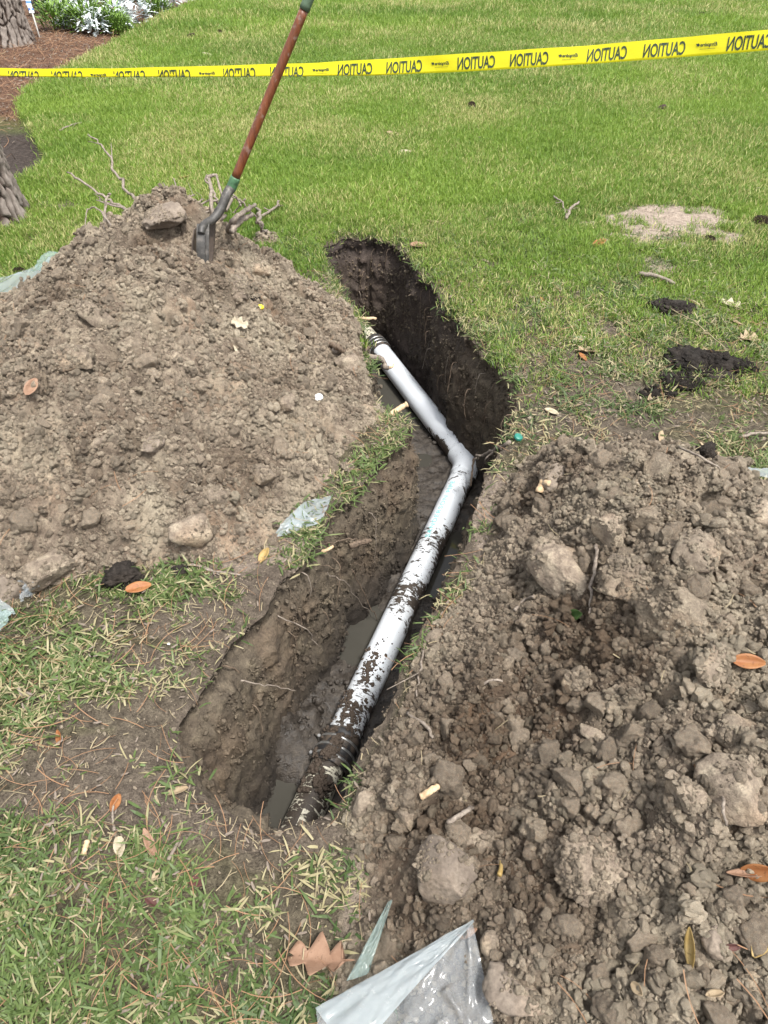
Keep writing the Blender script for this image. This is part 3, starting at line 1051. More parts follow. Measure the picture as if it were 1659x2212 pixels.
# old pipe beyond each coupling
dn = (d1 + Vector((.02, 0, .03))).normalized()
pipe_mesh('old_pipe_end', seg(near_c - dn * .50 - Vector((0, 0, .005)), near_c - dn * .01 - Vector((.006, 0, .004)), 40), PR - .002, M['old_pvc'], pipe,
          lambda s, a: .40 + .22 * np.cos(a) + 0 * a)
pipe_mesh('old_pipe_end', seg(far_c + d2 * .01, far_c + d2 * .42 + Vector((-.02, 0, -.01)), 30), PR - .002, M['old_pvc'], pipe, lambda s, a: .42 + 0 * a)


def coupling(c, d, n):
    """ribbed rubber sleeve with steel clamp bands and screw housings"""
    pr, rr = [], []
    for k in range(33):
        t = k / 32
        pr.append(np.array(c) + np.array(d) * (t - .5) * .125)
        rr.append(PR + .006 + (.0035 if int(t * 8) % 2 else 0) - (.004 if k in (0, 32) else 0))
    rc = pipe_mesh('rubber_coupling', pr, rr, M['rubber'], pipe, lambda s, a: 0 * a)
    for s in (-.040, -.008, .024):
        w = .0045
        b = [np.array(c) + np.array(d) * (s + e) for e in (-w, -w * .8, w * .8, w)]
        cb = pipe_mesh('clamp_band', b, [PR + .0085, PR + .0112, PR + .0112, PR + .0085], M['steel'], rc, lambda s, a: 0 * a)
    side = Vector(d).cross(Vector((0, 0, 1))).normalized()
    for s in (-.040, .024):
        p = Vector(c) + Vector(d) * s - side * (PR + .013) + Vector((0, 0, .012))
        v, f = tube([p - Vector((0, 0, .014)), p + Vector((0, 0, .014))], .0058, 8)
        mk('clamp_screw', v, f, M['steel'], rc, smooth=False)
    return rc


coupling(near_c, d1, 0)
coupling(far_c, d2, 1)


# lettering -------------------------------------------------------------
def text_geo(s, bold=0.0, shear=0.0, spacing=1.0):
    cu = bpy.data.curves.new('lettering', 'FONT')
    cu.body = s; cu.offset = bold; cu.shear = shear; cu.space_character = spacing
    cu.resolution_u = 3; cu.fill_mode = 'FRONT' if False else 'BOTH'
    o = bpy.data.objects.new('lettering', cu)
    COL.objects.link(o)
    bpy.context.view_layer.update()
    me = bpy.data.meshes.new_from_object(o.evaluated_get(bpy.context.evaluated_depsgraph_get()))
    v = np.array([x.co[:2] for x in me.vertices]); f = [tuple(p.vertices) for p in me.polygons]
    bpy.data.objects.remove(o); bpy.data.meshes.remove(me); bpy.data.curves.remove(cu)
    return v, f


def refine(v, f, step):
    """cut flat letters into strips so that they can follow a curve"""
    bm = bmesh.new()
    vs = [bm.verts.new((a, b, 0)) for a, b in v]
    for q_ in f:
        try: bm.faces.new([vs[i] for i in q_])
        except ValueError: pass
    x0, x1 = v[:, 1].min(), v[:, 1].max()
    k = x0 + step
    while k < x1:
        bmesh.ops.bisect_plane(bm, geom=bm.verts[:] + bm.edges[:] + bm.faces[:], plane_co=(0, k, 0), plane_no=(0, 1, 0))
        k += step
    bm.verts.index_update()
    V2 = np.array([q_.co[:2] for q_ in bm.verts]); F2 = [tuple(w.index for w in q_.verts) for q_ in bm.faces]
    bm.free()
    return V2, F2


def on_pipe(v, f, start, d, s0, length, height, ang, name, mat, par, flip=1):
    v = v - v.min(0); w = v.max(0)
    v = v / w
    v, f = refine(v, f, .2)
    N = np.cross(np.array(d), (0, 0, 1.0)); N /= np.linalg.norm(N); B = np.cross(N, np.array(d))
    s = s0 + v[:, 0] * length * flip
    a = ang + (-(v[:, 1] - .5) * height / PR) * flip
    P = np.array(start)[None] + np.array(d)[None] * s[:, None] + (PR + .0007) * (np.sin(a)[:, None] * N + np.cos(a)[:, None] * B)
    return mk(name, P, f, mat, par, smooth=False)


v, f = text_geo('SANDERSON PIPE', .012, 0, 1.15)
on_pipe(v, f, near_c, d1, L1 * .625, .40, .021, -.30, 'printed_lettering', M['teal_ink'], p1)
# faded tick-like factory print along the far section, too worn to read
mb = MB()
for k in range(64):
    s = .12 + k * .0125
    if k % 9 in (7, 8) or random.random() < .15: continue
    h = random.uniform(.003, .0055)
    N = np.cross(np.array(d2), (0, 0, 1.0)); N /= np.linalg.norm(N); B = np.cross(N, np.array(d2))
    for e in (0, .0042):
        pts = []
        for ds, da in ((0, -h), (.0014, -h), (.0014, h), (0, h)):
            a = .30 + da / PR
            pts.append(np.array(elb) + np.array(d2) * (s + ds + e) + (PR + .0007) * (np.sin(a) * N + np.cos(a) * B))
        mb.add(pts, [(0, 1, 2, 3)])
mb.build('worn_print', M['grey_ink'], p2, smooth=False)['kind'] = 'stuff'

# ================================================================== caution tape
q = NT('yellow_tape_film')
co = q.coord()
nz = q.noise(q.scale(co, (3, 3, 60)), 1.0, 3, .6)
c = q.mix(nz, (.80, .70, .012), (.92, .85, .03))
q.set(Base_Color=c, Roughness=.32, Specular_IOR_Level=.5)
tl = q.n('ShaderNodeBsdfTranslucent'); q.l(c, tl.inputs[0])
ms = q.n('ShaderNodeMixShader'); ms.inputs[0].default_value = .45
q.l(q.b.outputs[0], ms.inputs[1]); q.l(tl.outputs[0], ms.inputs[2]); q.l(ms.outputs[0], q.o.inputs[0])
M['tape'] = q.m
M['tape_ink'] = simple('green_black_ink', (.022, .040, .022), .45, .4, 12, .5)

TA, TB = Wz(0, 162, 4.20), Wz(1659, 88, 2.85)
TW = .076


def tape_pt(px, t):
    """point on the tape: px picks the place along it, t = 0 bottom edge .. 1 top edge"""
    k = px / 1659.0
    # place along the straight line whose image runs evenly in px
    za, zb = 4.20, 2.85
    lam = k * za / (zb + k * (za - zb)) if True else k
    P = TA.lerp(TB, lam)
    P = P + Vector((0, 0, -.042 * 4 * lam * (1 - lam)))
    fold = .36 * float(sstep(1000, 250, px)) + .03
    tilt = R(16 + 12 * float(sstep(1200, 200, px))) + .10 * math.sin(px * .011) + .06 * math.sin(px * .031)
    along = (TB - TA).normalized()
    up = Vector((0, 0, 1)); up = (up - along * up.dot(along)).normalized()
    nrmv = along.cross(up).normalized()              # towards the camera side
    if nrmv.y > 0: nrmv = -nrmv
    h = (t - .5) * TW
    zc = (fold - .5) * TW
    if h >= zc:
        loc = (h - zc)
        off = up * (zc + loc * math.cos(tilt)) - nrmv * loc * math.sin(tilt)
    else:
        loc = (zc - h)
        off = up * (zc + loc * .80) - nrmv * (.004 + loc * .55)      # folded back behind
    off = off + nrmv * .0016 * math.sin(px * .045 + t * 3)
    return P + off, nrmv


tape = thing('caution_tape', tuple(tape_pt(830, 0)[0]), 'yellow plastic barrier tape printed CAUTION in black, seen from the back, stretched across the lawn', 'barrier tape')
pxs = np.linspace(-520, 2150, 300)
ts = np.array([0, .1, .2, .3, .36, .42, .5, .6, .7, .8, .9, 1.0])
TV = np.array([[tape_pt(x, t)[0] for t in ts] for x in pxs]).reshape(-1, 3)
mk('tape_film', TV, grid_faces(len(pxs), len(ts)), M['tape'], tape)


def tape_word(v, f, x0, x1, t0, t1, name, bis=None):
    v = v - v.min(0); v = v / v.max(0)
    v[:, 0] = 1 - v[:, 0]                                            # printed on the far face: reads backwards from here
    xm = (x0 + x1) / 2
    fold = .36 * float(sstep(1000, 250, xm)) + .03
    bm = bmesh.new()
    vs = [bm.verts.new((a * (x1 - x0) + x0, t0 + b * (t1 - t0), 0)) for a, b in v]
    for q_ in f:
        try: bm.faces.new([vs[i] for i in q_])
        except ValueError: pass
    for cut in (fold,):
        bmesh.ops.bisect_plane(bm, geom=bm.verts[:] + bm.edges[:] + bm.faces[:], plane_co=(0, cut, 0), plane_no=(0, 1, 0))
    for cx in np.linspace(x0, x1, 8)[1:-1]:
        bmesh.ops.bisect_plane(bm, geom=bm.verts[:] + bm.edges[:] + bm.faces[:], plane_co=(cx, 0, 0), plane_no=(1, 0, 0))
    bm.verts.index_update()
    P, n = [], []
    for q_ in bm.verts:
        p, nv = tape_pt(q_.co.x, q_.co.y)
        P.append(p + nv * .0022)
    F = [tuple(w.index for w in q_.verts) for q_ in bm.faces]
    bm.free()
    if F: mk(name, [tuple(p) for p in P], F, M['tape_ink'], tape, smooth=False)


cv, cf = text_geo('CAUTION', .022, 0, .98)
ev, ef = text_geo('Empire', .03, .25, .95)
# the bird mark after the word: body, wing and tail as one flat shape
ev0 = ev - ev.min(0); ew = ev0.max(0)
bird = np.array([[0, .45], [.10, .75], [.34, .95], [.62, .80], [.80, .95], [.72, .60], [.55, .42], [.62, .22], [.38, .28], [.22, .20], [.12, .30]])
bird = bird * [.30 * ew[0], .9 * ew[1]] + [ew[0] * 1.02, .12 * ew[1]]
ev2 = np.concatenate([ev0, bird]); ef2 = ef + [tuple(len(ev0) + i for i in range(len(bird)))]
dash = []
for k in range(14):
    x = .1 * ew[0] + k * .065 * ew[0]
    b = len(ev2)
    ev2 = np.concatenate([ev2, [[x, -.32 * ew[1]], [x + .05 * ew[0], -.32 * ew[1]], [x + .05 * ew[0], -.22 * ew[1]], [x, -.22 * ew[1]]]])
    ef2.append((b, b + 1, b + 2, b + 3))
for x0, x1 in [(16, 81), (108, 175), (241, 310), (338, 408), (478, 549), (580, 652), (727, 802), (833, 911), (989, 1070), (1103, 1186), (1270, 1356),
               (1392, 1482), (1572, 1668), (1702, 1800), (-128, -66), (-222, -160), (-355, -292), (1922, 2022)]:
    tape_word(cv.copy(), cf, x0, x1, .17, .83, 'printed_word')
for x0, x1 in [(191, 226), (426, 461), (671, 708), (931, 971), (1207, 1250), (1504, 1551), (-45, -12), (1840, 1892)]:
    tape_word(ev2.copy(), ef2, x0, x1, .36, .66, 'printed_logo')

# ================================================================== shovel
q = NT('varnished_wood_handle')
co = q.coord()
gr = q.noise(q.scale(co, (50, 50, 5)), 1.0, 4, .65, .5)
wood = q.ramp(gr, [(.3, (.085, .026, .012)), (.6, (.19, .060, .022)), (.8, (.27, .11, .05))])
wear = q.ramp(q.math('ADD', q.noise(co, 14, 5, .7), q.math('MULTIPLY', q.noise(q.scale(co, (70, 70, 9)), 1.0, 3), .3)), [(.70, 0.0), (.80, .6)])
c = q.mix(wear, wood, (.26, .20, .165))
q.set(Base_Color=c, Roughness=.38, Specular_IOR_Level=.5); q.bump(gr, .3, .002)
M['handle'] = q.m
q = NT('muddy_painted_steel')
co = q.coord()
nz = q.noise(co, 35, 5, .7)
q.set(Base_Color=q.ramp(nz, [(.32, (.028, .027, .025)), (.55, (.062, .058, .053)), (.78, (.19, .17, .15))]), Roughness=.55, Specular_IOR_Level=.5, Metallic=.25)
q.bump(nz, .4, .003)
M['socket'] = q.m
M['grip_green'] = simple('dull_green_plastic', (.075, .115, .070), .55, .4, 40, .25)
M['band_green'] = simple('worn_green_paint', (.06, .14, .07), .5, .4, 50, .5)
M['blade'] = simple('rusty_blade_steel', (.060, .044, .034), .6, .4, 45, .5, .4, Metallic=.2)

hb, ht = Wz(508.5, 384, 2.90), Wz(665, 2, 2.55)
hd = (ht - hb).normalized()
sh = thing('shovel', tuple(W(436, 545, .36)), 'shovel with red brown wooden handle and green grip, stuck upright in the left soil heap', 'shovel')
top_end = ht - hd * .028
v, f = tube(seg(hb, top_end, 24), np.linspace(.0178, .0168, 24), 20); mk('handle', v, f, M['handle'], sh)
g1 = top_end + hd * .20
mb = MB()
v, f = tube(seg(top_end - hd * .002, g1, 14), [.0195] + [.0188] * 12 + [.021], 20); mb.add(v, f)
sidev = Vector((1, 0, 0)) - hd * hd.x; sidev.normalize()
for s in (-1, 1):
    v, f = tube(catmull([g1, g1 + hd * .03 + sidev * s * .03, g1 + hd * .08 + sidev * s * .05, g1 + hd * .115 + sidev * s * .05], 6), .010, 12); mb.add(v, f)
v, f = tube(seg(g1 + hd * .11 - sidev * .055, g1 + hd * .11 + sidev * .055, 10), .0145, 14); mb.add(v, f)
mb.build('grip', M['grip_green'], sh)
# green collar, then the socket with its goose-neck, then the frog strap
v, f = tube(seg(hb - hd * .052, hb + hd * .003, 8), [.0203, .0206, .0206, .0206, .0206, .0206, .0206, .0196], 20); mk('collar', v, f, M['band_green'], sh)
zs_ = 2.91
sp = catmull([tuple(hb - hd * .045), tuple(Wz(490, 420, zs_)), tuple(Wz(478, 449, zs_ + .005)), tuple(Wz(462, 472, zs_ - .005)), tuple(Wz(446, 482, zs_ - .025)), tuple(Wz(437, 491, zs_ - .05)), tuple(Wz(434.5, 505, zs_ - .055))], 8)
v, f = tube(sp, np.interp(np.linspace(0, 1, len(sp)), [0, .35, .6, .8, 1], [.0200, .0185, .0165, .0155, .015]), 18); mk('socket', v, f, M['socket'], sh)
fr = [Wz(435, 488, zs_ - .052), Wz(434.5, 510, zs_ - .057), Wz(434, 535, zs_ - .05), Wz(434, 575, zs_ - .03)]
mb = MB()
for dx, w_, dz in ((0, .015, 0), (.020, .008, .016), (-.016, .006, .012)):
    P = []
    for p in fr:
        for e in (-1, 1):
            for dd in (0, .004):
                P.append(np.array(p) + np.array([dx + e * w_, dz + dd * 2 + .004, 0]))
    F = []
    for k in range(len(fr) - 1):
        b = k * 4
        F += [(b, b + 4, b + 6, b + 2), (b + 1, b + 3, b + 7, b + 5), (b, b + 1, b + 5, b + 4), (b + 2, b + 6, b + 7, b + 3)]
    F += [(0, 2, 3, 1)]
    mb.add(P, F)
mb.build('frog', M['socket'], sh, smooth=False)
# dished blade, both wings, most of it in the soil
C0 = Vector(Wz(433, 494, zs_ - .02))
left_dir = (Wz(381, 509, 2.80) - Wz(430, 467, 2.93)).normalized()
down = (Wz(434, 575, zs_ - .03) - Wz(434.5, 505, zs_ - .055)).normalized()
nb = left_dir.cross(down).normalized()
BV = []
NU, NV = 25, 14
for i in range(NU):
    a = -1 + 2 * i / (NU - 1)
    for j in range(NV):
        t = j / (NV - 1)
        w_ = .105 * (1 - .55 * t ** 2.2)
        top = .012 * (1 - a * a)
        BV.append(np.array(C0 + left_dir * (a * w_) + down * (t * .27 * (1 - .25 * a * a * t) - top) + nb * (.030 * (a * a - .3) + .02 * math.cos(a * 9) * .15)))
BV = np.array(BV)
bo = mk('blade', BV, grid_faces(NU, NV), M['blade'], sh)
so = bo.modifiers.new('thickness', 'SOLIDIFY'); so.thickness = .0028

# ================================================================== trees
def pine_trunk(name, base, r, label, lean=(0, 0), h=3.2, seed=0):
    t = thing(name, base, label, 'tree')
    na, nz_ = 260, 300
    A = np.linspace(0, 2 * np.pi, na, endpoint=False)
    Zs = np.linspace(-.12, h, nz_) ** 1.0
    AA, ZZ = np.meshgrid(A, Zs, indexing='ij')
    flare = 1 + .30 * np.exp(-np.maximum(ZZ, 0) / .16) + .05 * np.cos(AA * 5 + seed) * np.exp(-np.maximum(ZZ, 0) / .3)
    su, sv = AA * r, ZZ
    wob = .03 * fbm(np.cos(AA) * 3, np.sin(AA) * 3, ZZ * 2, f=1.5, oct=3, seed=seed)
    u = np.cos(AA) * r * 1.0; w_ = np.sin(AA) * r
    # plates: cells stretched along the trunk
    pl, pid = worley_edge(su + .035 * fbm(u, ZZ, w_, f=7, oct=4, seed=seed + 2), sv * .26 + .05 * fbm(su, sv * .6, f=9, oct=3, seed=seed + 8), 20.0, seed + 3)
    pl = sstep(.0, .30, pl)
    d = .030 * pl + .012 * pid * pl + .014 * fbm(su, sv * .6, f=38, oct=4, seed=seed + 5)
    rr = r * flare * (1 + wob) - .018 + d
    V = np.stack([base[0] + rr * np.cos(AA) + lean[0] * ZZ, base[1] + rr * np.sin(AA) + lean[1] * ZZ, base[2] + ZZ], -1).reshape(-1, 3)
    mk('trunk', V, grid_faces(na, nz_, wrap=True), M['bark'], t, attrs=dict(plate=(pl * (.75 + .25 * pid)).ravel()))
    return t


pB = W(68, 92, -.03)
pine_trunk('pine_tree', (pB[0] - .335, pB[1] + .06, -.05), .275, 'thick pine trunk with scaly bark in the mulch bed beside the silver plants', seed=51)
pB = W(48, 470, 0)
pine_trunk('pine_tree', (pB[0] - .235, pB[1] + .02, -.01), .20, 'nearer pine trunk at the left edge, standing in grass behind the left soil heap', seed=71, lean=(-.02, 0))

# ================================================================== planting bed plants
def leaf_strip(mb, p, d, up, L, w, lobes=0, curl=.3, n=7):
    """one leaf as a strip of quads; lobes > 0 gives a deeply cut outline"""
    d = np.array(d, float); d /= np.linalg.norm(d)
    s = np.cross(d, up); s /= np.linalg.norm(s) + 1e-9
    nn = np.cross(s, d)
    V, F = [], []
    for k in range(n):
        t = k / (n - 1)
        c = np.array(p) + d * L * t + nn * (-curl * L * t * t)
        hw = w * (math.sin(math.pi * min(1, t * .92 + .06)) ** .7)
        if lobes: hw *= (.28 + .9 * (k % 2))
        V += [c - s * hw + nn * .10 * hw, c, c + s * hw + nn * .10 * hw]
        if k:
            b = 3 * k
            F += [(b - 3, b - 2, b + 1, b), (b - 2, b - 1, b + 2, b + 1)]
    mb.add(V, F)


def silver_mesh(seed):
    rr = random.Random(seed)
    mb = MB()
    for st in range(16):
        a = rr.uniform(0, 6.28); rad = rr.uniform(0, .10); tiltk = rr.uniform(.1, .9)
        top = np.array([math.cos(a) * (rad + tiltk * .11), math.sin(a) * (rad + tiltk * .11), rr.uniform(.10, .30)])
        for k in range(9):
            b = a + rr.uniform(-1.9, 1.9)
            dd = np.array([math.cos(b), math.sin(b), rr.uniform(-.1, 1.0)])
            leaf_strip(mb, top - np.array([0, 0, rr.uniform(0, .12)]), dd, (0, 0, 1.0), rr.uniform(.07, .14), rr.uniform(.016, .026), lobes=1, curl=rr.uniform(.1, .5), n=9)
    return mb


def shrub_mesh(seed, n=260, hh=.3, rad=.16, L=.07, w=.008):
    rr = random.Random(seed)
    mb = MB()
    for k in range(n):
        a = rr.uniform(0, 6.28); ra = rad * math.sqrt(rr.random()); z = rr.uniform(.02, hh) * (1 - .5 * (ra / rad) ** 2)
        dd = np.array([math.cos(a) * .6 + rr.uniform(-.5, .5), math.sin(a) * .6 + rr.uniform(-.5, .5), rr.uniform(.1, 1.1)])
        leaf_strip(mb, (math.cos(a) * ra, math.sin(a) * ra, z), dd, (0, 0, 1.0), L * rr.uniform(.7, 1.3), w, curl=.3, n=4)
    return mb


def plant(name, px, py, scale, mbs, mat, label, group, cat='plant', stem_h=.18):
    p = W(px, py, -.02)
    p = Vector((p[0], p[1], float(ground_h(np.array([p[0]]), np.array([p[1]]))[0])))
    t = thing(name, tuple(p), label, cat, group)
    scale *= 1.18
    v = np.concatenate(mbs.v) * scale
    a = random.uniform(0, 6.28)
    v = np.stack([v[:, 0] * math.cos(a) - v[:, 1] * math.sin(a), v[:, 0] * math.sin(a) + v[:, 1] * math.cos(a), v[:, 2]], 1)
    mk('foliage', v + np.array(p), mbs.f, mat, t, smooth=False)
    mb = MB()
    for k in range(5):
        b = random.uniform(0, 6.28)
        vv, ff = tube([tuple(p - Vector((0, 0, .03))), tuple(p + Vector((math.cos(b) * .05, math.sin(b) * .05, stem_h * scale)))], .005, 5); mb.add(vv, ff)
    mb.build('stem', mat, t)
    return t


SIL = [silver_mesh(k) for k in range(4)]
SHR = [shrub_mesh(k, 420, .30, .17, .085, .009) for k in range(3)]
for k, (px, py, s, l) in enumerate([
        (396, 136, .88, 'silver dusty plant nearest the lawn, isolated in front of the bed'),
        (318, 112, .80, 'silver leaved plant left of the front one, two steps from the stake'),
        (250, 114, .55, 'smallest silver plant, tucked against the green shrub near the stake'),
        (470, 112, .85, 'silver plant along the lawn edge, right of the small green shrub'),
        (510, 96, 1.0, 'broad silver plant in the lawn edge row, third from the right end'),
        (556, 78, 1.05, 'silver plant in the lawn edge row beside the green shrub'),
        (340, 60, 1.0, 'tall silver plant in the back of the bed, middle of the row'),
        (258, 62, 1.05, 'tall silver plant behind the yellow green shrub near the pine trunk'),
        (650, 42, .95, 'silver plant next to last at the far right of the bed'),
        (700, 20, .95, 'farthest silver plant at the right end of the bed by the walkway')]):
    plant('silver_plant', px * .5 + 13, py * .54 - 2 if False else py * .5 + 2, s, SIL[k % 4], M['silver'], l, 'silver plants in the mulch bed')
for k, (px, py, s, l, m) in enumerate([
        (130, 60, 1.15, 'yellow green bushy plant right behind the pine trunk and stake', 'shrub'),
        (195, 64, 1.15, 'yellow green bushy plant between the stake and the small silver plant', 'shrub'),
        (262, 66, .75, 'low green plant between two silver plants in the middle of the bed', 'shrub'),
        (250, 56, .9, 'green leafy plant at the back of the bed behind the small silver plant', 'shrub'),
        (236, 64, .85, 'low yellow green plant in front of the tall silver plant', 'shrub'),
        (341, 27, 1.0, 'green plant in the lawn edge row between silver plants at right', 'shrub'),
        (236, 64, .6, 'tiny green plant at the foot of the silver plant', 'shrub'),
        (100, 28, 1.0, 'dark green broad leaved plant at the far left behind the trunk', 'shrub_dark'),
        (165, 14, 1.2, 'dark green plant at the far edge of the bed near the top of the picture', 'shrub_dark'),
        (225, 12, 1.0, 'green plant at the far edge of the bed behind the tall silver plants', 'shrub'),
        (300, 8, 1.0, 'dark green plant beside the pale walkway behind the bed', 'shrub_dark')]):
    if k in (6,): continue
    plant('green_plant', px, py, s, SHR[k % 3], M[m], l, 'green plants in the mulch bed')

# pale walkway behind the bed
pv = []
wk = [W(262, 4, 0), W(470, -4, 0)]
y0 = wk[0][1] + .3
bm_v = [(-9.5, y0, -.08), (-2.75, y0 + .35, -.08), (-2.4, y0 + 2.2, -.08), (-9.5, y0 + 1.8, -.08)]
bm_v += [(x, y, .04) for x, y, z in bm_v]
mk('walkway', bm_v, [(4, 5, 6, 7), (0, 1, 5, 4), (1, 2, 6, 5), (2, 3, 7, 6), (3, 0, 4, 7)], simple('pale_concrete', (.52, .50, .47), .9, .2, 20, .15), kind='structure', smooth=False)

# marker stake with a blue and white flag
M['stake'] = simple('white_stake', (.56, .54, .50), .6, .3, 30, .2)
M['blue'] = simple('blue_print', (.10, .22, .62), .5, .4)
sb = W(85, 78, -.02)
st_ = thing('marker_stake', tuple(sb), 'thin white marker stake with blue and white flag, beside the pine trunk', 'marker')
stp = Wz(57, -14, (CAM_H + .02 - .0) / (SP + (78 - CY) / FPX * CP) * .985)
v, f = tube([tuple(sb - Vector((0, 0, .05))), tuple(sb.lerp(stp, .5)), tuple(stp)], .011, 8); mk('stake', v, f, M['stake'], st_)
fl = []
for k in range(9):
    for e in (-1, 1):
        p = sb.lerp(stp, .55 + .45 * k / 8)
        fl.append(np.array(p) + np.array([e * .032, -.014 + .01 * math.sin(k * 1.3), 0]))
fo = mk('flag', fl, grid_faces(9, 2), [simple('white_flag', (.72, .74, .78), .6, .3), M['blue']], st_)
for k, pl in enumerate(fo.data.polygons): pl.material_index = 1 if k % 3 == 1 or k == 6 else 0

# ================================================================== loose material
PROTO = {}


def proto_collection(name, meshes):
    c = bpy.data.collections.new(name)
    for k, me in enumerate(meshes):
        o = bpy.data.objects.new('%s_%02d' % (name, k), me)
        c.objects.link(o)
    return c


def scatter(name, pts, rot, scl, idx, coll, mat=None, **attrs):
    """one object of kind stuff: instances of a few small meshes on points"""
    me = bpy.data.meshes.new(name)
    n = len(pts)
    me.vertices.add(n); me.vertices.foreach_set('co', np.asarray(pts, np.float32).ravel())
    def put(k, t, d, f):
        a = me.attributes.new(k, t, 'POINT'); a.data.foreach_set(f, np.asarray(d).ravel())
    put('rot', 'FLOAT_VECTOR', np.asarray(rot, np.float32), 'vector')
    put('scl', 'FLOAT_VECTOR', np.asarray(scl, np.float32), 'vector')
    put('idx', 'INT', np.asarray(idx, np.int32), 'value')
    for k, a in attrs.items(): put(k, 'FLOAT', np.asarray(a, np.float32), 'value')
    o = bpy.data.objects.new(name, me)
    COL.objects.link(o)
    o['kind'] = 'stuff'
    g = bpy.data.node_groups.new(name, 'GeometryNodeTree')
    g.interface.new_socket('Geometry', in_out='INPUT', socket_type='NodeSocketGeometry')
    g.interface.new_socket('Geometry', in_out='OUTPUT', socket_type='NodeSocketGeometry')
    N, L = g.nodes, g.links
    gi, go = N.new('NodeGroupInput'), N.new('NodeGroupOutput')
    ci = N.new('GeometryNodeCollectionInfo'); ci.inputs[0].default_value = coll
    ci.inputs['Separate Children'].default_value = True; ci.inputs['Reset Children'].default_value = True
    io = N.new('GeometryNodeInstanceOnPoints')
    io.inputs['Pick Instance'].default_value = True
    L.new(gi.outputs[0], io.inputs['Points']); L.new(ci.outputs[0], io.inputs['Instance'])
    for nm, ty, so_ in (('idx', 'INT', 'Instance Index'), ('rot', 'FLOAT_VECTOR', 'Rotation'), ('scl', 'FLOAT_VECTOR', 'Scale')):
        na = N.new('GeometryNodeInputNamedAttribute'); na.data_type = ty; na.inputs[0].default_value = nm
        out = [s for s in na.outputs if s.enabled and s.name == 'Attribute'][0]
        L.new(out, io.inputs[so_])
    L.new(io.outputs[0], go.inputs[0])
    md = o.modifiers.new('scatter', 'NODES'); md.node_group = g
    return o


def raw_mesh(name, v, f, mat, smooth=True, rnd=None):
    me = bpy.data.meshes.new(name)
    me.from_pydata([tuple(p) for p in v], [], f)
    if smooth: me.polygons.foreach_set('use_smooth', np.ones(len(me.polygons), bool))
    me.materials.append(mat)
    if rnd is not None:
        a = me.attributes.new('rnd', 'FLOAT', 'POINT'); a.data.foreach_set('value', np.asarray(rnd, np.float32))
    me.update()
    return me


def ico(sub):
    bm = bmesh.new(); bmesh.ops.create_icosphere(bm, subdivisions=sub, radius=1)
    v = np.array([q_.co[:] for q_ in bm.verts]); f = [tuple(w.index for w in q_.verts) for q_ in bm.faces]
    bm.free()
    return v, f


ICO = {k: ico(k) for k in (1, 2, 3, 4, 5)}


def worley3(v, f, seed):
    x = v * f
    i0 = np.floor(x).astype(np.int64)
    best = np.full(len(v), 9.0)
    for dx in (-1, 0, 1):
        for dy in (-1, 0, 1):
            for dz in (-1, 0, 1):
                j = i0 + [dx, dy, dz]
                c = np.stack([_h(j[:, 0], j[:, 1], j[:, 2], seed + k) for k in range(3)], 1) + j
                best = np.minimum(best, ((c - x) ** 2).sum(1))
    return np.sqrt(np.clip(1 - best / .7, 0, 1))


def clod_geo(sub, seed, cuts=4, rough=.22, fine=.07, squash=(1, 1, 1), cutd=(.45, .8), crumbly=1.0):
    v, f = ICO[sub]
    rr = np.random.default_rng(seed)
    s = rr.uniform(0, 90, 3)
    p = np.sign(v) * np.abs(v) ** .80
    p = p * (1 + rough * fbm(v[:, 0] + s[0], v[:, 1] + s[1], v[:, 2] + s[2], f=1.5, oct=3, seed=seed))[:, None]
    for k in range(cuts):
        n = rr.normal(size=3); n /= np.linalg.norm(n)
        d = rr.uniform(*cutd)
        h = p @ n - d
        p = p - np.where(h > 0, h * .86, 0)[:, None] * n
    q_ = p
    fn = fine * fbm(q_[:, 0] + s[1], q_[:, 1] + s[2], q_[:, 2] + s[0], f=5, oct=3, seed=seed + 5, gain=.65)
    if sub >= 3:
        q0 = q_ * np.array(squash)
        patch = np.clip(.70 + 1.6 * fbm(q0[:, 0], q0[:, 1], q0[:, 2], f=1.6, oct=2, seed=seed + 9) + .5 * q_[:, 2], 0, 1)
        k = .115 * crumbly * patch
        fn = fn + k * worley3(q0 + s, 4.2, seed + 6)
        if sub >= 4: fn = fn + k * .6 * worley3(q0 + s, 9.0, seed + 7) + .02 * fbm(q0[:, 0], q0[:, 1], q0[:, 2], f=14, oct=2, seed=seed + 8)
    p = p * (1 + fn)[:, None]
    return p * np.array(squash), f


CRUMB = [raw_mesh('soil_crumb', *clod_geo(2, 900 + k, 3, .40, .34, RNG.uniform(.7, 1.15, 3)), M['crumb'], False) for k in range(8)]
crumb_col = proto_collection('soil_crumb', CRUMB)


def cluster(seed):
    rr = np.random.default_rng(seed)
    V, F = [], []
    for k in range(int(rr.integers(7, 14))):
        s_ = rr.uniform(.14, .48)
        v, f = clod_geo(1 if s_ < .25 else 2, seed * 31 + k, 3, .42, .34, rr.uniform(.7, 1.15, 3))
        c = rr.normal(size=3); c *= rr.uniform(.2, 1.0) ** .5 * (1.05 - s_) / np.linalg.norm(c)
        c[2] *= .6
        b = sum(len(q_) for q_ in V)
        V.append(v * s_ + c); F += [tuple(i + b for i in q_) for q_ in f]
    return np.concatenate(V), F


CLUST = [raw_mesh('soil_clump', *cluster(4000 + k), M['crumb'], False) for k in range(8)]
clump_col = proto_collection('soil_clump', CLUST)


def rand_rot(n): return RNG.uniform(0, 6.283, (n, 3))


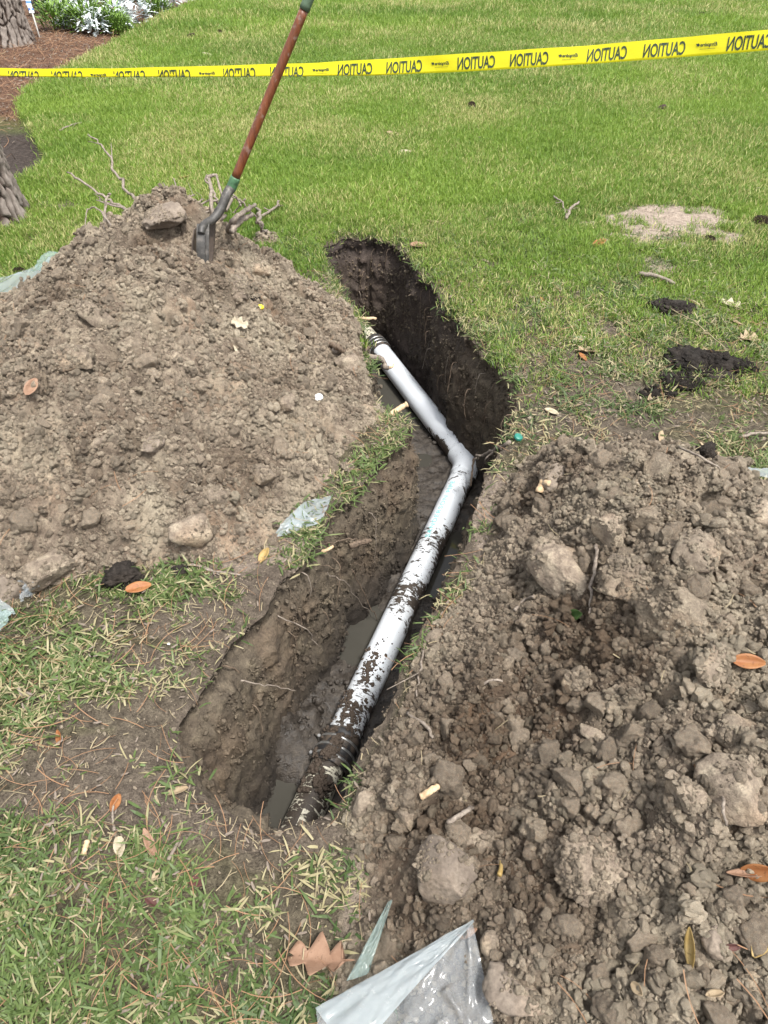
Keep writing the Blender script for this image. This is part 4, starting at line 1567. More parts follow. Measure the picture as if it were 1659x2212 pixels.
def crumbs(name, pts, size, mat=None, coll=None, embed=.25, wet=1.0):
    n = len(pts)
    pts = pts.copy(); pts[:, 2] += size * (.5 - embed)
    return scatter(name, pts, rand_rot(n), size[:, None] * RNG.uniform(.75, 1.2, (n, 3)) * .5, RNG.integers(0, 8, n), coll or crumb_col,
                   damp=np.clip(wet * damp_f(pts[:, 0], pts[:, 1]) + RNG.normal(0, .12 * wet, n), 0, 1), dust=np.clip(dust_f(pts[:, 0], pts[:, 1]) + RNG.normal(0, .15, n), 0, 1))


def heap_points(G, f, n):
    x = RNG.uniform(G.x0, G.x0 + G.st * (G.nx - 2), n); y = RNG.uniform(G.y0, G.y0 + G.st * (G.ny - 2), n)
    z = G(x, y)
    g = ground_h(x, y, np.full(x.shape, 5.0))
    ok = (z > g - .003) & (dtrench(x, y) > .02) & inframe(x, y, z, 160)
    return np.stack([x, y, z], 1)[ok]


def sizes(n, lo, hi, a):
    """power law sizes between lo and hi"""
    u = RNG.random(n)
    return (lo ** (1 - a) + u * (hi ** (1 - a) - lo ** (1 - a))) ** (1 / (1 - a))


for G, f, n, nm in ((GL, fL, 190000, 'soil_crumbs'), (GR, fR, 250000, 'soil_crumbs')):
    P = heap_points(G, f, n)
    # clumped: crumbs gather in the hollows, smooth faces stay free
    k = fbm(P[:, 0], P[:, 1], f=7, oct=3, seed=700)
    P = P[(k + RNG.uniform(-.35, .35, len(P))) > -.34]
    wet = bumpat(P[:, 0], P[:, 1], 340, 530, .22, .4) if G is GL else 0
    P = P[RNG.random(len(P)) > wet * .9]
    crumbs(nm, P, sizes(len(P), .0040, .026, 2.9))
    Q = P[RNG.random(len(P)) < .055]
    crumbs('soil_clumps', Q, sizes(len(Q), .016, .075, 2.5), coll=clump_col, embed=.42)
# fallen crumbs on the ground round the heaps, on the trench lip and floor
n = 60000
x = RNG.uniform(-1.8, 1.5, n); y = RNG.uniform(.3, 3.2, n)
h = np.maximum(fL(x, y), fR(x, y)); g = ground_h(x, y, np.full(n, 5.0))
pr = np.clip(1 - (g - h) / .10, 0, 1) ** 2 * .8 + .42 * bare_mask(x, y) * np.clip(.5 + 1.5 * fbm(x, y, f=8, oct=2, seed=706), 0, 1)
ok = (RNG.random(n) < pr) & (dtrench(x, y) > .01) & (np.maximum(GL(x, y), GR(x, y)) < g + .002) & inframe(x, y, g)
P = np.stack([x, y, g], 1)[ok]
crumbs('fallen_soil_crumbs', P, sizes(len(P), .003, .018, 2.8), embed=.4)
# crumbs and little clods standing out of the trench walls
WALLC = [raw_mesh('wall_crumb', [tuple(w.co) for w in me.vertices], [tuple(p.vertices) for p in me.polygons], M['wall'], False) for me in CRUMB]
n = 42000
i_ = RNG.integers(0, nr, n); j_ = RNG.integers(2, nt - 3, n)
P = np.stack([WX[i_, j_], WY[i_, j_], WZ_[i_, j_]], 1) + RNG.normal(0, .004, (n, 3))
k = fbm(P[:, 0], P[:, 1], P[:, 2], f=9, oct=3, seed=720)
ok = (k + RNG.uniform(-.3, .3, n)) > -.02
P = P[ok]
sz = sizes(len(P), .0035, .022, 2.7)
P[:, :2] -= nout[i_[ok]] * (sz * .12)[:, None]
crumbs('wall_crumbs', P, sz, coll=proto_collection('wall_crumb', WALLC), embed=.5)
# mud lumps on the trench floor near the coupling and in the corners
MUDC = [raw_mesh('mud_lump', *clod_geo(2, 950 + k, 2, .35, .2, RNG.uniform(.75, 1.15, 3)), M['mud']) for k in range(8)]
mud_col = proto_collection('mud_lump', MUDC)
n = 9000
x = RNG.uniform(-.7, .6, n); y = RNG.uniform(.5, 4.3, n)
gx_, gy_ = fx[0], fy[0]
fzi = FZ[np.clip(((x - gx_) / .011).astype(int), 0, FZ.shape[0] - 1), np.clip(((y - gy_) / .011).astype(int), 0, FZ.shape[1] - 1)]
d = dtrench(x, y)
nearend = np.exp(-((x + .33) ** 2 + (y - 1.1) ** 2) / .10)
pr = np.clip(.04 + .9 * nearend + .30 * np.exp(-((d + .05) / .05) ** 2), 0, 1)
ok = (d < -.03) & (fzi > WL - .004) & (RNG.random(n) < pr)
P = np.stack([x, y, fzi], 1)[ok]
crumbs('mud_lumps', P, sizes(len(P), .006, .040, 2.2), coll=mud_col)
# mud crumbs lying along the top of the near pipe
n = 2600
s = RNG.beta(1, 2.2, n) * L1 * .40 - .18
a = RNG.normal(-.12, .42, n)
N1 = np.cross(np.array(d1), (0, 0, 1.0)); N1 /= np.linalg.norm(N1); B1 = np.cross(N1, np.array(d1))
patch = fbm(s * 1.0, a * .07, f=22, oct=3, seed=77)
ok = patch > .02
s, a = s[ok], a[ok]
P = np.array(near_c) + s[:, None] * np.array(d1) + np.where(np.abs(s) < .064, PR + .010, PR + .001)[:, None] * (np.sin(a)[:, None] * N1 + np.cos(a)[:, None] * B1)
MUDP = [raw_mesh('mud_crumb', me_v, me_f, simple('damp_mud_crumb', (.060, .045, .034), .85, .3, 40, .5) if k == 0 else bpy.data.materials['damp_mud_crumb'])
        for k, (me_v, me_f) in enumerate(clod_geo(2, 970 + k, 2, .35, .2) for k in range(8))]
crumbs('mud_on_pipe', P, sizes(len(P), .004, .016, 2.2), coll=proto_collection('mud_crumb', MUDP), embed=.45)

# ---- named clods -----------------------------------------------------
TOPS = []


def clod(px, py, size, mat, label, squash=(1, 1, .8), cuts=6, seed=0, sink=.45, rot=None, name='soil_clod', group=None, sub=4, rough=.2, fine=.07):
    p = hit(px, py)
    v, f = clod_geo(sub, seed or int(px * 7 + py), cuts, rough, fine, squash, cutd=(.42, .78))
    v = v * size * .40
    me = raw_mesh(name, v, f, mat)
    o = bpy.data.objects.new(name, me); COL.objects.link(o)
    o.rotation_euler = rot or (RNG.uniform(-.4, .4), RNG.uniform(-.4, .4), RNG.uniform(0, 6.28))
    o.location = p + Vector((0, 0, size * squash[2] * (.5 - sink) * .6))
    if size > .04 and name == 'soil_clod':
        mw = np.array(o.rotation_euler.to_matrix())
        nn_ = np.zeros(len(v) * 3, np.float32); me.vertices.foreach_get('normal', nn_)
        wn_ = nn_.reshape(-1, 3) @ mw.T
        wv = v @ mw.T + np.array(o.location)
        pk = fbm(wv[:, 0], wv[:, 1], wv[:, 2], f=14, oct=2, seed=5)
        sel = np.nonzero((wn_[:, 2] > .2) & (pk > -.10))[0]
        if len(sel):
            TOPS.append(wv[RNG.choice(sel, min(len(sel), int(26000 * size * size) + 8))])
    return tag(o, label, 'soil clod', group)


BIG = [
    (512, 628, .165, 'grey_clod', 'smooth grey shovel cut clod on the left heap, down slope from the shovel', (1.1, .75, .7), 5),
    (212, 690, .15, 'clod', 'tan flat faced clod on the upper left part of the left heap', (1.2, .7, .7), 6),
    (408, 1150, .15, 'clod', 'large blocky tan clod at the foot of the left heap beside the bare soil', (1, .85, .9), 6),
    (140, 778, .17, 'clod', 'wide brownish clod on the left heap below the tan flat faced one', (1.2, .8, .6), 6),
    (118, 1226, .19, 'clod', 'long lumpy clod at the left heap foot, above the small crumpled plastic', (1.3, .8, .6), 5),
    (22, 1275, .15, 'grey_clod', 'smooth grey block at the left edge, lowest in the left heap', (1, .9, 1), 7),
    (562, 1030, .13, 'clod', 'dark sided clod low on the right flank of the left heap', (1, .8, .8), 6),
    (470, 1072, .11, 'clod', 'pale rounded clod low on the left heap, left of the dark sided one', (.9, 1, .8), 5),
    (368, 474, .23, 'grey_clod', 'big wet grey block at the top of the left heap, left of the shovel blade', (1.25, .85, .5), 7),
    (748, 788, .11, 'clod', 'round tan clod at the trench edge beside the broken root', (1, 1, .95), 3),
    (545, 645, .07, 'dark_sod', 'small dark lump right of the smooth grey clod on the left heap', (1, 1, .8), 4),
    (485, 560, .11, 'clod', 'crusty pale clod right below the shovel blade', (1, .7, .8), 4),
    (560, 590, .12, 'clod', 'rough clod between the shovel and the far end of the trench', (1, .8, .8), 4),
    (620, 870, .10, 'clod', 'brown clod in the middle of the right flank of the left heap', (1, .8, .7), 5),
    (240, 950, .12, 'clod', 'grey brown clod half buried in the middle of the left heap', (1.2, .8, .6), 5),
    (330, 965, .10, 'grey_clod', 'smooth dark grey clod half buried in the lower middle of the left heap', (1.2, .8, .5), 5),
    (750, 1010, .055, 'grey_clod', 'small dark clod on the grassy lip of the trench beside the left heap', (1, .8, .8), 5),
    (1195, 1035, .14, 'grey_clod', 'dark faced block with a tan rim at the back of the right heap', (1.15, .8, .8), 6),
    (1420, 1020, .13, 'pale_clod', 'pale smooth slab standing on the back crest of the right heap', (.9, .6, .9), 7),
    (1318, 1155, .12, 'clod', 'tan block on the right heap, below the standing pale slab', (1, .8, .9), 6),
    (1392, 1132, .10, 'pale_clod', 'pale rounded clod touching the tan block on the right heap', (1, .8, .9), 4),
    (1215, 1245, .20, 'clod', 'long overhanging clod with a flat top on the left flank of the right heap', (1.3, .8, .65), 6),
    (1372, 1270, .17, 'clod', 'crumb covered lump between the overhanging clod and the split boulder', (1.15, .85, .75), 4),
    (1472, 1350, .25, 'pale_clod', 'largest pale split boulder of clay on the right heap', (.95, .75, 1), 8),
    (1500, 1205, .14, 'clod', 'grey clod above the largest pale split boulder on the right heap', (1.2, .8, .7), 6),
    (1245, 1475, .085, 'pale_clod', 'isolated pale yellow clod in the dark crumbly hollow of the right heap', (1.05, .8, .85), 6),
    (1590, 1712, .15, 'clod', 'big rounded clod near the right edge, halfway down the right heap', (1.1, .9, .8), 4),
    (955, 1905, .15, 'grey_clod', 'dark slab with a flat face above the plastic sheet', (1.15, .8, .9), 7),
    (1040, 1830, .10, 'clod', 'dark jagged clod uphill of the flat faced slab', (1.1, .6, .9), 6),
    (1290, 1880, .165, 'clod', 'big rounded crumbly lump in the lower middle of the right heap', (1.15, .9, .7), 3),
    (1190, 1845, .06, 'pale_clod', 'small pale angular clod left of the big rounded lump', (1, .8, .7), 6),
    (1062, 2045, .055, 'clod', 'small clod right beside the top corner of the plastic sheet', (1, .8, .8), 5),
    (1110, 2150, .12, 'grey_clod', 'smooth grey clod touching the right edge of the plastic sheet', (.8, 1, .6), 5),
    (1490, 2150, .062, 'clod', 'rounded clod near the bottom edge of the right heap', (1, .9, .9), 4),
    (1545, 2038, .052, 'grey_clod', 'square grey clod beside the curled yellow leaf', (1, .9, .95), 6),
    (1560, 1960, .045, 'pale_clod', 'rounded pale clod uphill of the square grey one', (1, .9, .9), 4),
    (785, 1742, .085, 'clod', 'tan clod at the near end of the trench, left of a pair', (.9, .9, .9), 5),
    (852, 1725, .07, 'clod', 'tan clod at the near end of the trench, right of a pair', (1, .85, .9), 5),
    (880, 1770, .06, 'clod', 'brown clod just downhill of the pair at the near trench end', (1, .85, .9), 4),
    (990, 1730, .055, 'clod', 'brown clod right of the wood splinter on the right heap', (1, .9, .9), 4),
    (940, 1380, .06, 'clod', 'rough brown clod near the pipe on the right bank', (1, .8, .8), 4),
    (1170, 1640, .07, 'clod', 'rust tinted clod in the lower middle of the right heap', (1.1, .8, .7), 5),
    (1290, 1600, .08, 'clod', 'brown elongated clod below the isolated pale yellow one', (1.3, .7, .6), 5),
    (1540, 1440, .09, 'clod', 'clod directly below the split boulder with an orange leaf to its right', (1.1, .8, .8), 5),
    (1640, 1120, .11, 'clod', 'brown clod at the right edge near the top of the right heap', (1, .8, .8), 4),
    (1600, 1600, .10, 'clod', 'rough clod at the right edge above the big rounded one', (1, .8, .8), 4),
    (1480, 1720, .09, 'clod', 'grey clod left of the big rounded one near the right edge', (1, .8, .8), 4),
    (810, 1905, .026, 'clod', 'little pebble like clod at the grass edge above the plastic strip', (1, .8, .8), 4),
    (795, 1872, .024, 'clod', 'little oblong clod at the grass edge, topmost of the two there', (.8, 1.2, .7), 4)]
for k, (px, py, s, m, l, sq, cuts) in enumerate(BIG):
    clod(px, py, s, M[m], l, sq, cuts, seed=1200 + k * 3, sub=5 if s > .16 else 4)

P = np.concatenate(TOPS)
crumbs('crumbs_on_clods', P, sizes(len(P), .0035, .018, 2.4), embed=.45, wet=.3)
MEDL = [raw_mesh('soil_clod', *clod_geo(4, 1500 + k, int(RNG.integers(2, 7)), .34, .16, RNG.uniform(.65, 1.15, 3), crumbly=1.5), M['clod']) for k in range(14)]
REFS = [(512, 628, 'the smooth grey clod'), (212, 690, 'the tan flat faced clod'), (408, 1150, 'the blocky clod'), (140, 778, 'the wide brownish clod'),
        (118, 1226, 'the long lumpy foot clod'), (562, 1030, 'the dark sided clod'), (372, 470, 'the big wet block'), (748, 788, 'the round trench edge clod'),
        (511, 708, 'the two lobed leaf'), (688, 864, 'the white bottle cap'), (65, 852, 'the brown leaf at left'), (655, 1125, 'the plastic scrap'), (440, 530, 'the shovel blade'),
        (240, 950, 'the half buried clod'), (20, 1050, 'the left picture edge'), (380, 840, 'the middle of the heap'), (1195, 1035, 'the dark faced block'), (1420, 1020, 'the standing pale slab'),
        (1318, 1155, 'the tan block'), (1215, 1245, 'the overhanging clod'), (1472, 1350, 'the split boulder'), (1245, 1475, 'the isolated pale clod'), (1590, 1712, 'the big clod at right'),
        (955, 1905, 'the flat faced slab'), (1290, 1880, 'the rounded crumbly lump'), (1498, 2045, 'the curled yellow leaf'), (820, 1735, 'the pair by the trench end'), (940, 1380, 'the clod by the pipe'),
        (1256, 1338, 'the green leaf'), (1170, 1640, 'the rust tinted clod'), (1645, 1890, 'the torn orange leaf'), (1022, 1990, 'the plastic sheet corner'), (1384, 2150, 'the small pale leaf'),
        (1640, 1120, 'the upper right picture edge'), (1000, 1600, 'the bare bank by the pipe'), (1608, 1440, 'the orange leaf beside the boulder')]
USED = {}
ORD = ['nearest', 'second', 'third', 'fourth', 'fifth', 'sixth', 'seventh', 'eighth', 'ninth', 'tenth', 'eleventh', 'twelfth', 'thirteenth', 'fourteenth']
todo = []
for G, n, side, tone, grp in ((GL, 120, 'left', 'grey brown', 'loose clods on the left soil heap'), (GR, 140, 'right', 'brown', 'loose clods on the right soil heap')):
    P = heap_points(G, None, n * 6)
    px_, py_ = proj(P[:, 0], P[:, 1], P[:, 2])
    P = P[(px_ > 0) & (px_ < 1659) & (py_ < 2212)]
    w_ = RNG.permutation(len(P))[:n]
    S = sizes(n, .030, .075, 2.4)
    for k, i in enumerate(w_):
        todo.append((P[i], S[k], side, tone, grp, MEDL[(k * 5 + i) % 14]))
near_ref = []
for t_ in todo:
    a, b = proj(*[np.array(v_) for v_ in t_[0]])
    dist = [math.hypot(a - x_, b - y_) + (900 if (x_ < 800) != (t_[2] == 'left') else 0) for x_, y_, _ in REFS]
    m = int(np.argmin(dist))
    ang = math.degrees(math.atan2(b - REFS[m][1], a - REFS[m][0])) % 360
    dr = ['right of', 'below and right of', 'below', 'below and left of', 'left of', 'above and left of', 'above', 'above and right of'][int((ang + 22.5) // 45) % 8]
    near_ref.append((m, dr, dist[m]))
for q_ in np.argsort([r_[2] for r_ in near_ref]):
    p_, s_, side, tone, grp, me = todo[q_]
    m, dr, _ = near_ref[q_]
    c_ = USED.get((m, dr), 0); USED[(m, dr)] = c_ + 1
    size_w = 'large' if s_ > .065 else 'middling' if s_ > .045 else 'small'
    o = bpy.data.objects.new('soil_clod', me)
    COL.objects.link(o)
    o.location = p_ + np.array([0, 0, s_ * .04])
    o.rotation_euler = RNG.uniform(0, 6.28, 3)
    o.scale = [s_ * .5] * 3
    tag(o, '%s loose clod, %s one %s %s' % (size_w, ORD[min(c_, 13)], dr, REFS[m][2]), 'soil clod', grp)

# overturned sods and a shadowed hole built as black soil, in grass at right
def sod(px, py, sx, sy, h, label, seed, tilt):
    p = hit(px, py)
    v, f = clod_geo(5, seed, 2, .42, .30, crumbly=2.2)
    v = v * np.array([sx, sy, h])
    o = bpy.data.objects.new('sod', raw_mesh('sod', v, f, M['dark_sod'])); COL.objects.link(o)
    o.location = p + Vector((0, 0, h * .25)); o.rotation_euler = tilt
    return tag(o, label, 'sod')


sod(1535, 790, .150, .075, .026, 'long black overturned sod in the grass, behind the right soil heap', 81, (.1, .05, -.28))
sod(1450, 668, .080, .060, .020, 'black lump in place of a shadowed hole in the grass, uphill of the long sod', 82, (0, .1, -.2))
sod(1470, 830, .06, .045, .016, 'small black lump in front of the long overturned sod', 83, (0, .1, -.2))
sod(265, 1253, .045, .030, .030, 'black rooty lump at the foot of the left heap beside the crumpled brown leaf', 84, (0, 0, .3))
sod(388, 1240, .028, .02, .015, 'little black lump on the bare soil right of the blocky clod', 85, (0, 0, .3))
sod(1520, 985, .028, .022, .022, 'dark knob speckled white, at the inner end of the white plastic strip', 86, (0, 0, .3))
DARKC = [raw_mesh('black_crumb', me.vertices and [tuple(w.co) for w in me.vertices], [tuple(p.vertices) for p in me.polygons], M['dark_sod']) for me in CRUMB]
dark_col = proto_collection('black_crumb', DARKC)
PP, SS = [], []
for px, py, rx, ry, hh, n, sl in ((1535, 790, .19, .10, .035, 2600, -.28), (1450, 668, .11, .08, .025, 1100, -.2), (1470, 832, .09, .07, .02, 700, 0), (265, 1255, .06, .04, .02, 260, 0), (1420, 850, .10, .05, .004, 160, 0)):
    c = hit(px, py)
    a = RNG.uniform(0, 6.28, n); ra = RNG.random(n) ** .6
    u_, v_ = ra * np.cos(a) * rx, ra * np.sin(a) * ry
    x, y = c[0] + u_ * math.cos(sl) - v_ * math.sin(sl), c[1] + u_ * math.sin(sl) + v_ * math.cos(sl)
    ok = ra + .35 * fbm(x, y, f=20, oct=2, seed=int(px)) < .85
    z = surf(x, y) + hh * np.sqrt(np.clip(1 - ra * ra, 0, 1)) * RNG.uniform(.3, 1, n)
    PP.append(np.stack([x, y, z], 1)[ok]); SS.append(sizes(int(ok.sum()), .005, .030, 2.2))
crumbs('black_soil_crumbs', np.concatenate(PP), np.concatenate(SS), coll=dark_col)

# ================================================================== grass
def tuft(seed, n, Lr, wr, lie, mat, spread=.02, segs=3):
    rr = random.Random(seed)
    V, F, C = [], [], []
    for k in range(n):
        a = rr.uniform(0, 6.28); L = rr.uniform(*Lr); w_ = rr.uniform(*wr)
        el = rr.uniform(*lie)
        b = np.array([rr.gauss(0, spread), rr.gauss(0, spread), 0])
        d = np.array([math.cos(a), math.sin(a)]); s = np.array([-math.sin(a), math.cos(a), 0])
        bend = rr.uniform(-1.0, .1) * L * .8
        c_ = rr.random(); base = len(V)
        p = b.copy(); e = el
        for j in range(segs + 1):
            t = j / segs
            hw = w_ * .5 * (1 - .12 * t if t < .7 else (1 - t) / .3 * .85 + .04)
            hw = w_ * .5 * (.75 + .25 * min(1, t * 4)) if t < .75 else w_ * .5 * max(.06, (1 - t) / .25 * .95)
            V += [p - s * hw, p + s * hw]; C += [c_, c_]
            if j: F.append((base + 2 * j - 2, base + 2 * j - 1, base + 2 * j + 1, base + 2 * j))
            st = L / segs
            p = p + np.array([d[0] * math.cos(e) * st, d[1] * math.cos(e) * st, math.sin(e) * st])
            e = max(-.35, e - rr.uniform(.0, .55))
            if p[2] < .002: p[2] = .002 + .002 * rr.random()
    return raw_mesh('grass_tuft', V, F, mat, smooth=False, rnd=C)


NEAR_T = [tuft(3000 + k, 14, (.010, .056), (.0022, .0066), (.02, .95), M['grass_near'], .021) for k in range(9)]
FAR_T = [tuft(3100 + k, 15, (.020, .042), (.0022, .0040), (.6, 1.45), M['grass_far'], .022, 2) for k in range(7)]
near_col = proto_collection('coarse_tuft', NEAR_T)
far_col = proto_collection('lawn_tuft', FAR_T)


def heaps_clear(x, y, g, m=.004): return np.maximum(GL(x, y), GR(x, y)) < g + m


def grass(name, x, y, prob, coll, ncol, smin, smax, dry, bri, tilt=.25, zoff=-.003):
    ok = RNG.random(len(x)) < prob
    x, y, dry, bri = x[ok], y[ok], dry[ok], bri[ok]
    g = ground_h(x, y)
    ok = heaps_clear(x, y, g) & (dtrench(x, y) > .004) & inframe(x, y, g, 260)
    x, y, g, dry, bri = x[ok], y[ok], g[ok], dry[ok], bri[ok]
    n = len(x)
    rot = np.stack([RNG.normal(0, tilt, n), RNG.normal(0, tilt, n), RNG.uniform(0, 6.283, n)], 1)
    s = RNG.uniform(smin, smax, n)
    return scatter(name, np.stack([x, y, g + zoff], 1), rot, np.stack([s, s, s], 1), RNG.integers(0, ncol, n), coll, dry=dry, bri=bri)


def rect(x0, x1, y0, y1, dens):
    n = int((x1 - x0) * (y1 - y0) * dens)
    return RNG.uniform(x0, x1, n), RNG.uniform(y0, y1, n)


# coarse blades close by: patchy, trampled, mixed with straw
x, y = rect(-1.7, 1.9, .10, 4.2, 3600)
b = bare_mask(x, y)
cl = fbm(x, y, f=6.5, oct=3, seed=801)
cl2 = fbm(x, y, f=17, oct=2, seed=802)
front = 1 - sstep(1.0, 1.3, y)
dens = np.clip(.26 + 2.4 * cl + 1.4 * cl2 + .26 * front * (x < .1) + .2 * sstep(1.6, 2.6, y), .03, 1) * (1 - .96 * b)
# a ragged mat hangs on at the lip of the trench
dens = np.maximum(dens, .75 * np.exp(-((dtrench(x, y) - .03) / .03) ** 2) * (fbm(x, y, f=5, oct=2, seed=811) > -.05) * ((y > 1.25) | (x > -.1)) * ((y > 1.72) | (x < .345 * (y - 1.2) - .03)) * (1 - sstep(.0, .02, fR(x, y) + .03) * (y < 1.6)))
dry = np.clip(.42 + .8 * fbm(x, y, f=5, oct=3, seed=803) - .14 * front - .12 * (y > 1.9), 0, 1) * .70 + .03
bri = np.clip(.5 + .6 * fbm(x, y, f=3, oct=2, seed=804) + RNG.normal(0, .15, len(x)), 0, 1)
grass('coarse_grass', x, y, dens * (1 - .75 * sstep(3.0, 4.2, y)), near_col, 9, .62, 1.15, dry, bri)
# fresh shoots and short mown lawn further out
x, y = rect(-5, 5, 2.2, 4.6, 2600)
b = bare_mask(x, y)
sn = ell(x, y, 1440, 474, .40, .35, .95, 31); sn = np.maximum(sn, ell(x, y, 1425, 570, .11, .12, .5, 33))
dens = sstep(2.2, 3.6, y + .5 * fbm(x, y, f=2, oct=2, seed=821)) * (1 - .9 * b) * (1 - .97 * sn) * np.clip(.9 + .7 * fbm(x, y, f=8, oct=2, seed=822), .15, 1)
dry = np.clip(.24 + .75 * fbm(x, y, f=2.2, oct=4, seed=823) + .06 * (1 - sstep(3, 4.5, y)), 0, 1) * .58
bri = np.clip(.45 + .7 * fbm(x, y, f=1.3, oct=3, seed=824) + RNG.normal(0, .15, len(x)), 0, 1)
grass('short_lawn', x, y, dens, far_col, 7, .75, 1.3, dry, bri)
for (y0, y1, dn, s0, s1) in ((4.6, 7.5, 1700, .95, 1.5), (7.5, 11, 900, 1.2, 1.9), (11, 18, 420, 1.6, 2.6)):
    w_ = .75 * y1 + .8
    x, y = rect(-w_, w_, y0, y1, dn)
    db = poly_sdf(x, y, bed, 3.0)
    db = np.where((db > 8) & (x < -4.5) & (y > 7), -1, db)
    dry = np.clip(.30 + 1.05 * fbm(x, y, f=1.3, oct=5, seed=833), 0, 1) * .58
    bri = np.clip(.5 + .75 * fbm(x, y, f=.7, oct=4, seed=834) + RNG.normal(0, .12, len(x)), 0, 1)
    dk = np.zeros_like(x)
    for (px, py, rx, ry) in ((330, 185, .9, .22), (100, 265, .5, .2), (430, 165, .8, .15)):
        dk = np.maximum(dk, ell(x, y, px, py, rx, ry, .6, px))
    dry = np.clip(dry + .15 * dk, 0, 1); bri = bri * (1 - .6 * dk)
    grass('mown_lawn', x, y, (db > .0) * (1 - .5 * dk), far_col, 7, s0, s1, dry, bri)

# ================================================================== litter
def strip_mesh(L, w_, curve, mat, seed, n=5):
    rr = random.Random(seed)
    V, F = [], []
    for k in range(n):
        t = k / (n - 1)
        y_ = curve * L * (t - .5) ** 2 * 4; z = .004 * math.sin(t * 3.1 + seed)
        for e in (-1, 1): V.append((L * (t - .5), y_ + e * w_ * .5, z + (.0006 if e > 0 else 0)))
        if k: F.append((2 * k - 2, 2 * k - 1, 2 * k + 1, 2 * k))
    return raw_mesh('litter', V, F, mat, smooth=False)


LIT = [strip_mesh(.13, .0018, .10, M['needle'], 1, 7), strip_mesh(.17, .0016, -.14, M['needle'], 2, 7), strip_mesh(.09, .0018, .05, M['needle'], 3),
       strip_mesh(.050, .0018, .05, M['straw'], 4, 4), strip_mesh(.028, .0024, -.05, M['straw'], 5, 3), strip_mesh(.017, .0032, .02, M['straw'], 6, 2)]
for k in range(2):
    v, f = clod_geo(1, 60 + k, 2, .2, .1, (.013, .0035, .002)); LIT.append(raw_mesh('litter', v, f, M['chip'], False))
lit_col = proto_collection('litter', LIT)
n = 34000
x = RNG.uniform(-1.6, 1.8, n); y = RNG.uniform(.15, 3.6, n)
g = ground_h(x, y, np.full(n, 5.0))
ok = heaps_clear(x, y, g, .01) & (dtrench(x, y) > .01) & inframe(x, y, g)
ok &= RNG.random(n) < np.clip(.55 + .8 * fbm(x, y, f=5, oct=2, seed=850) + .2 * (y < 1.2), .08, 1)
x, y, g = x[ok], y[ok], g[ok]; n = len(x)
ii = RNG.choice(8, n, p=[.07, .05, .09, .24, .23, .16, .09, .07])
scatter('dead_grass_and_needles', np.stack([x, y, g + RNG.uniform(.003, .022, n)], 1), np.stack([RNG.normal(0, .25, n), RNG.normal(0, .25, n), RNG.uniform(0, 6.28, n)], 1),
        np.repeat(RNG.uniform(.35, 1.05, (n, 1)), 3, 1), ii, lit_col)
# pine straw and mulch chips in the planting bed
x, y = rect(-9, -1.9, 4.2, 14, 420)
db = poly_sdf(x, y, bed, 3.0)
ok = (db < -.02) & (RNG.random(len(x)) < .10 + .9 * sstep(6.3, 7.3, y)); x, y = x[ok], y[ok]
g = ground_h(x, y); ok = inframe(x, y, g); x, y, g = x[ok], y[ok], g[ok]; n = len(x)
ii = RNG.choice(8, n, p=[.22, .2, .2, .03, .03, .02, .15, .15])
scatter('pine_straw_mulch', np.stack([x, y, g + RNG.uniform(.004, .03, n)], 1), np.stack([RNG.normal(0, .3, n), RNG.normal(0, .3, n), RNG.uniform(0, 6.28, n)], 1),
        np.repeat(RNG.uniform(1.0, 2.0, (n, 1)), 3, 1), ii, lit_col)
n = 260
PA = [heap_points(G, None, 420) for G in (GL, GR)]
P = np.concatenate(PA); n = len(P)
scatter('needles_on_heaps', P + [0, 0, .012], np.stack([RNG.normal(0, .3, n), RNG.normal(0, .3, n), RNG.uniform(0, 6.28, n)], 1),
        np.repeat(RNG.uniform(.5, 1.1, (n, 1)), 3, 1), RNG.choice(8, n, p=[.2, .1, .2, .25, .2, .03, .01, .01]), lit_col)

# ================================================================== fallen leaves
def leaf(px, py, L, kind, mat, label, ang=None, pitch=.0, lift=.006, curl=.16):
    p = hit(px, py)
    nn = nrm(p[0], p[1])
    rr = random.Random(int(px * 3 + py))
    ang = rr.uniform(0, 6.28) if ang is None else ang
    nl, nw = (25, 7)
    V = []
    for i in range(nl):
        t = i / (nl - 1)
        if kind == 'oak':
            hw = L * .36 * (math.sin(math.pi * min(1, t * .95 + .03)) ** .6) * (.26 + .74 * (1 - abs(((t * 2.7 + .15 * math.sin(px)) % 1.0) * 2 - 1)) ** .9)
            if t < .14: hw = L * .010
        elif kind == 'long':
            hw = L * .14 * math.sin(math.pi * min(1, t * .96 + .02)) ** .8
        else:
            hw = L * .24 * math.sin(math.pi * min(1, t * .93 + .04)) ** .75
            if t < .08: hw = L * .012
        for j in range(nw):
            e = -1 + 2 * j / (nw - 1)
            sk = L * .10 * abs(e) * (1 if kind == 'oak' else 0)
            fold = abs(e) * hw * (.35 + curl)
            V.append((t * L - L / 2 + sk, e * hw, fold + curl * L * (t - .5) ** 2 * 1.6 + .05 * L * math.sin(t * 5 + e * 2 + px) * curl))
    me = raw_mesh('fallen_leaf', V, [tuple(int(a) for a in q_) for q_ in grid_faces(nl, nw)], mat)
    o = bpy.data.objects.new('fallen_leaf', me); COL.objects.link(o)
    rot = nn.to_track_quat('Z', 'Y') @ Euler((rr.uniform(-.25, .25) + pitch, rr.uniform(-.25, .25), ang)).to_quaternion()
    o.rotation_euler = rot.to_euler()
    o.location = p + nn * lift
    so_ = o.modifiers.new('thickness', 'SOLIDIFY'); so_.thickness = .0006
    return tag(o, label, 'leaf', 'fallen leaves')


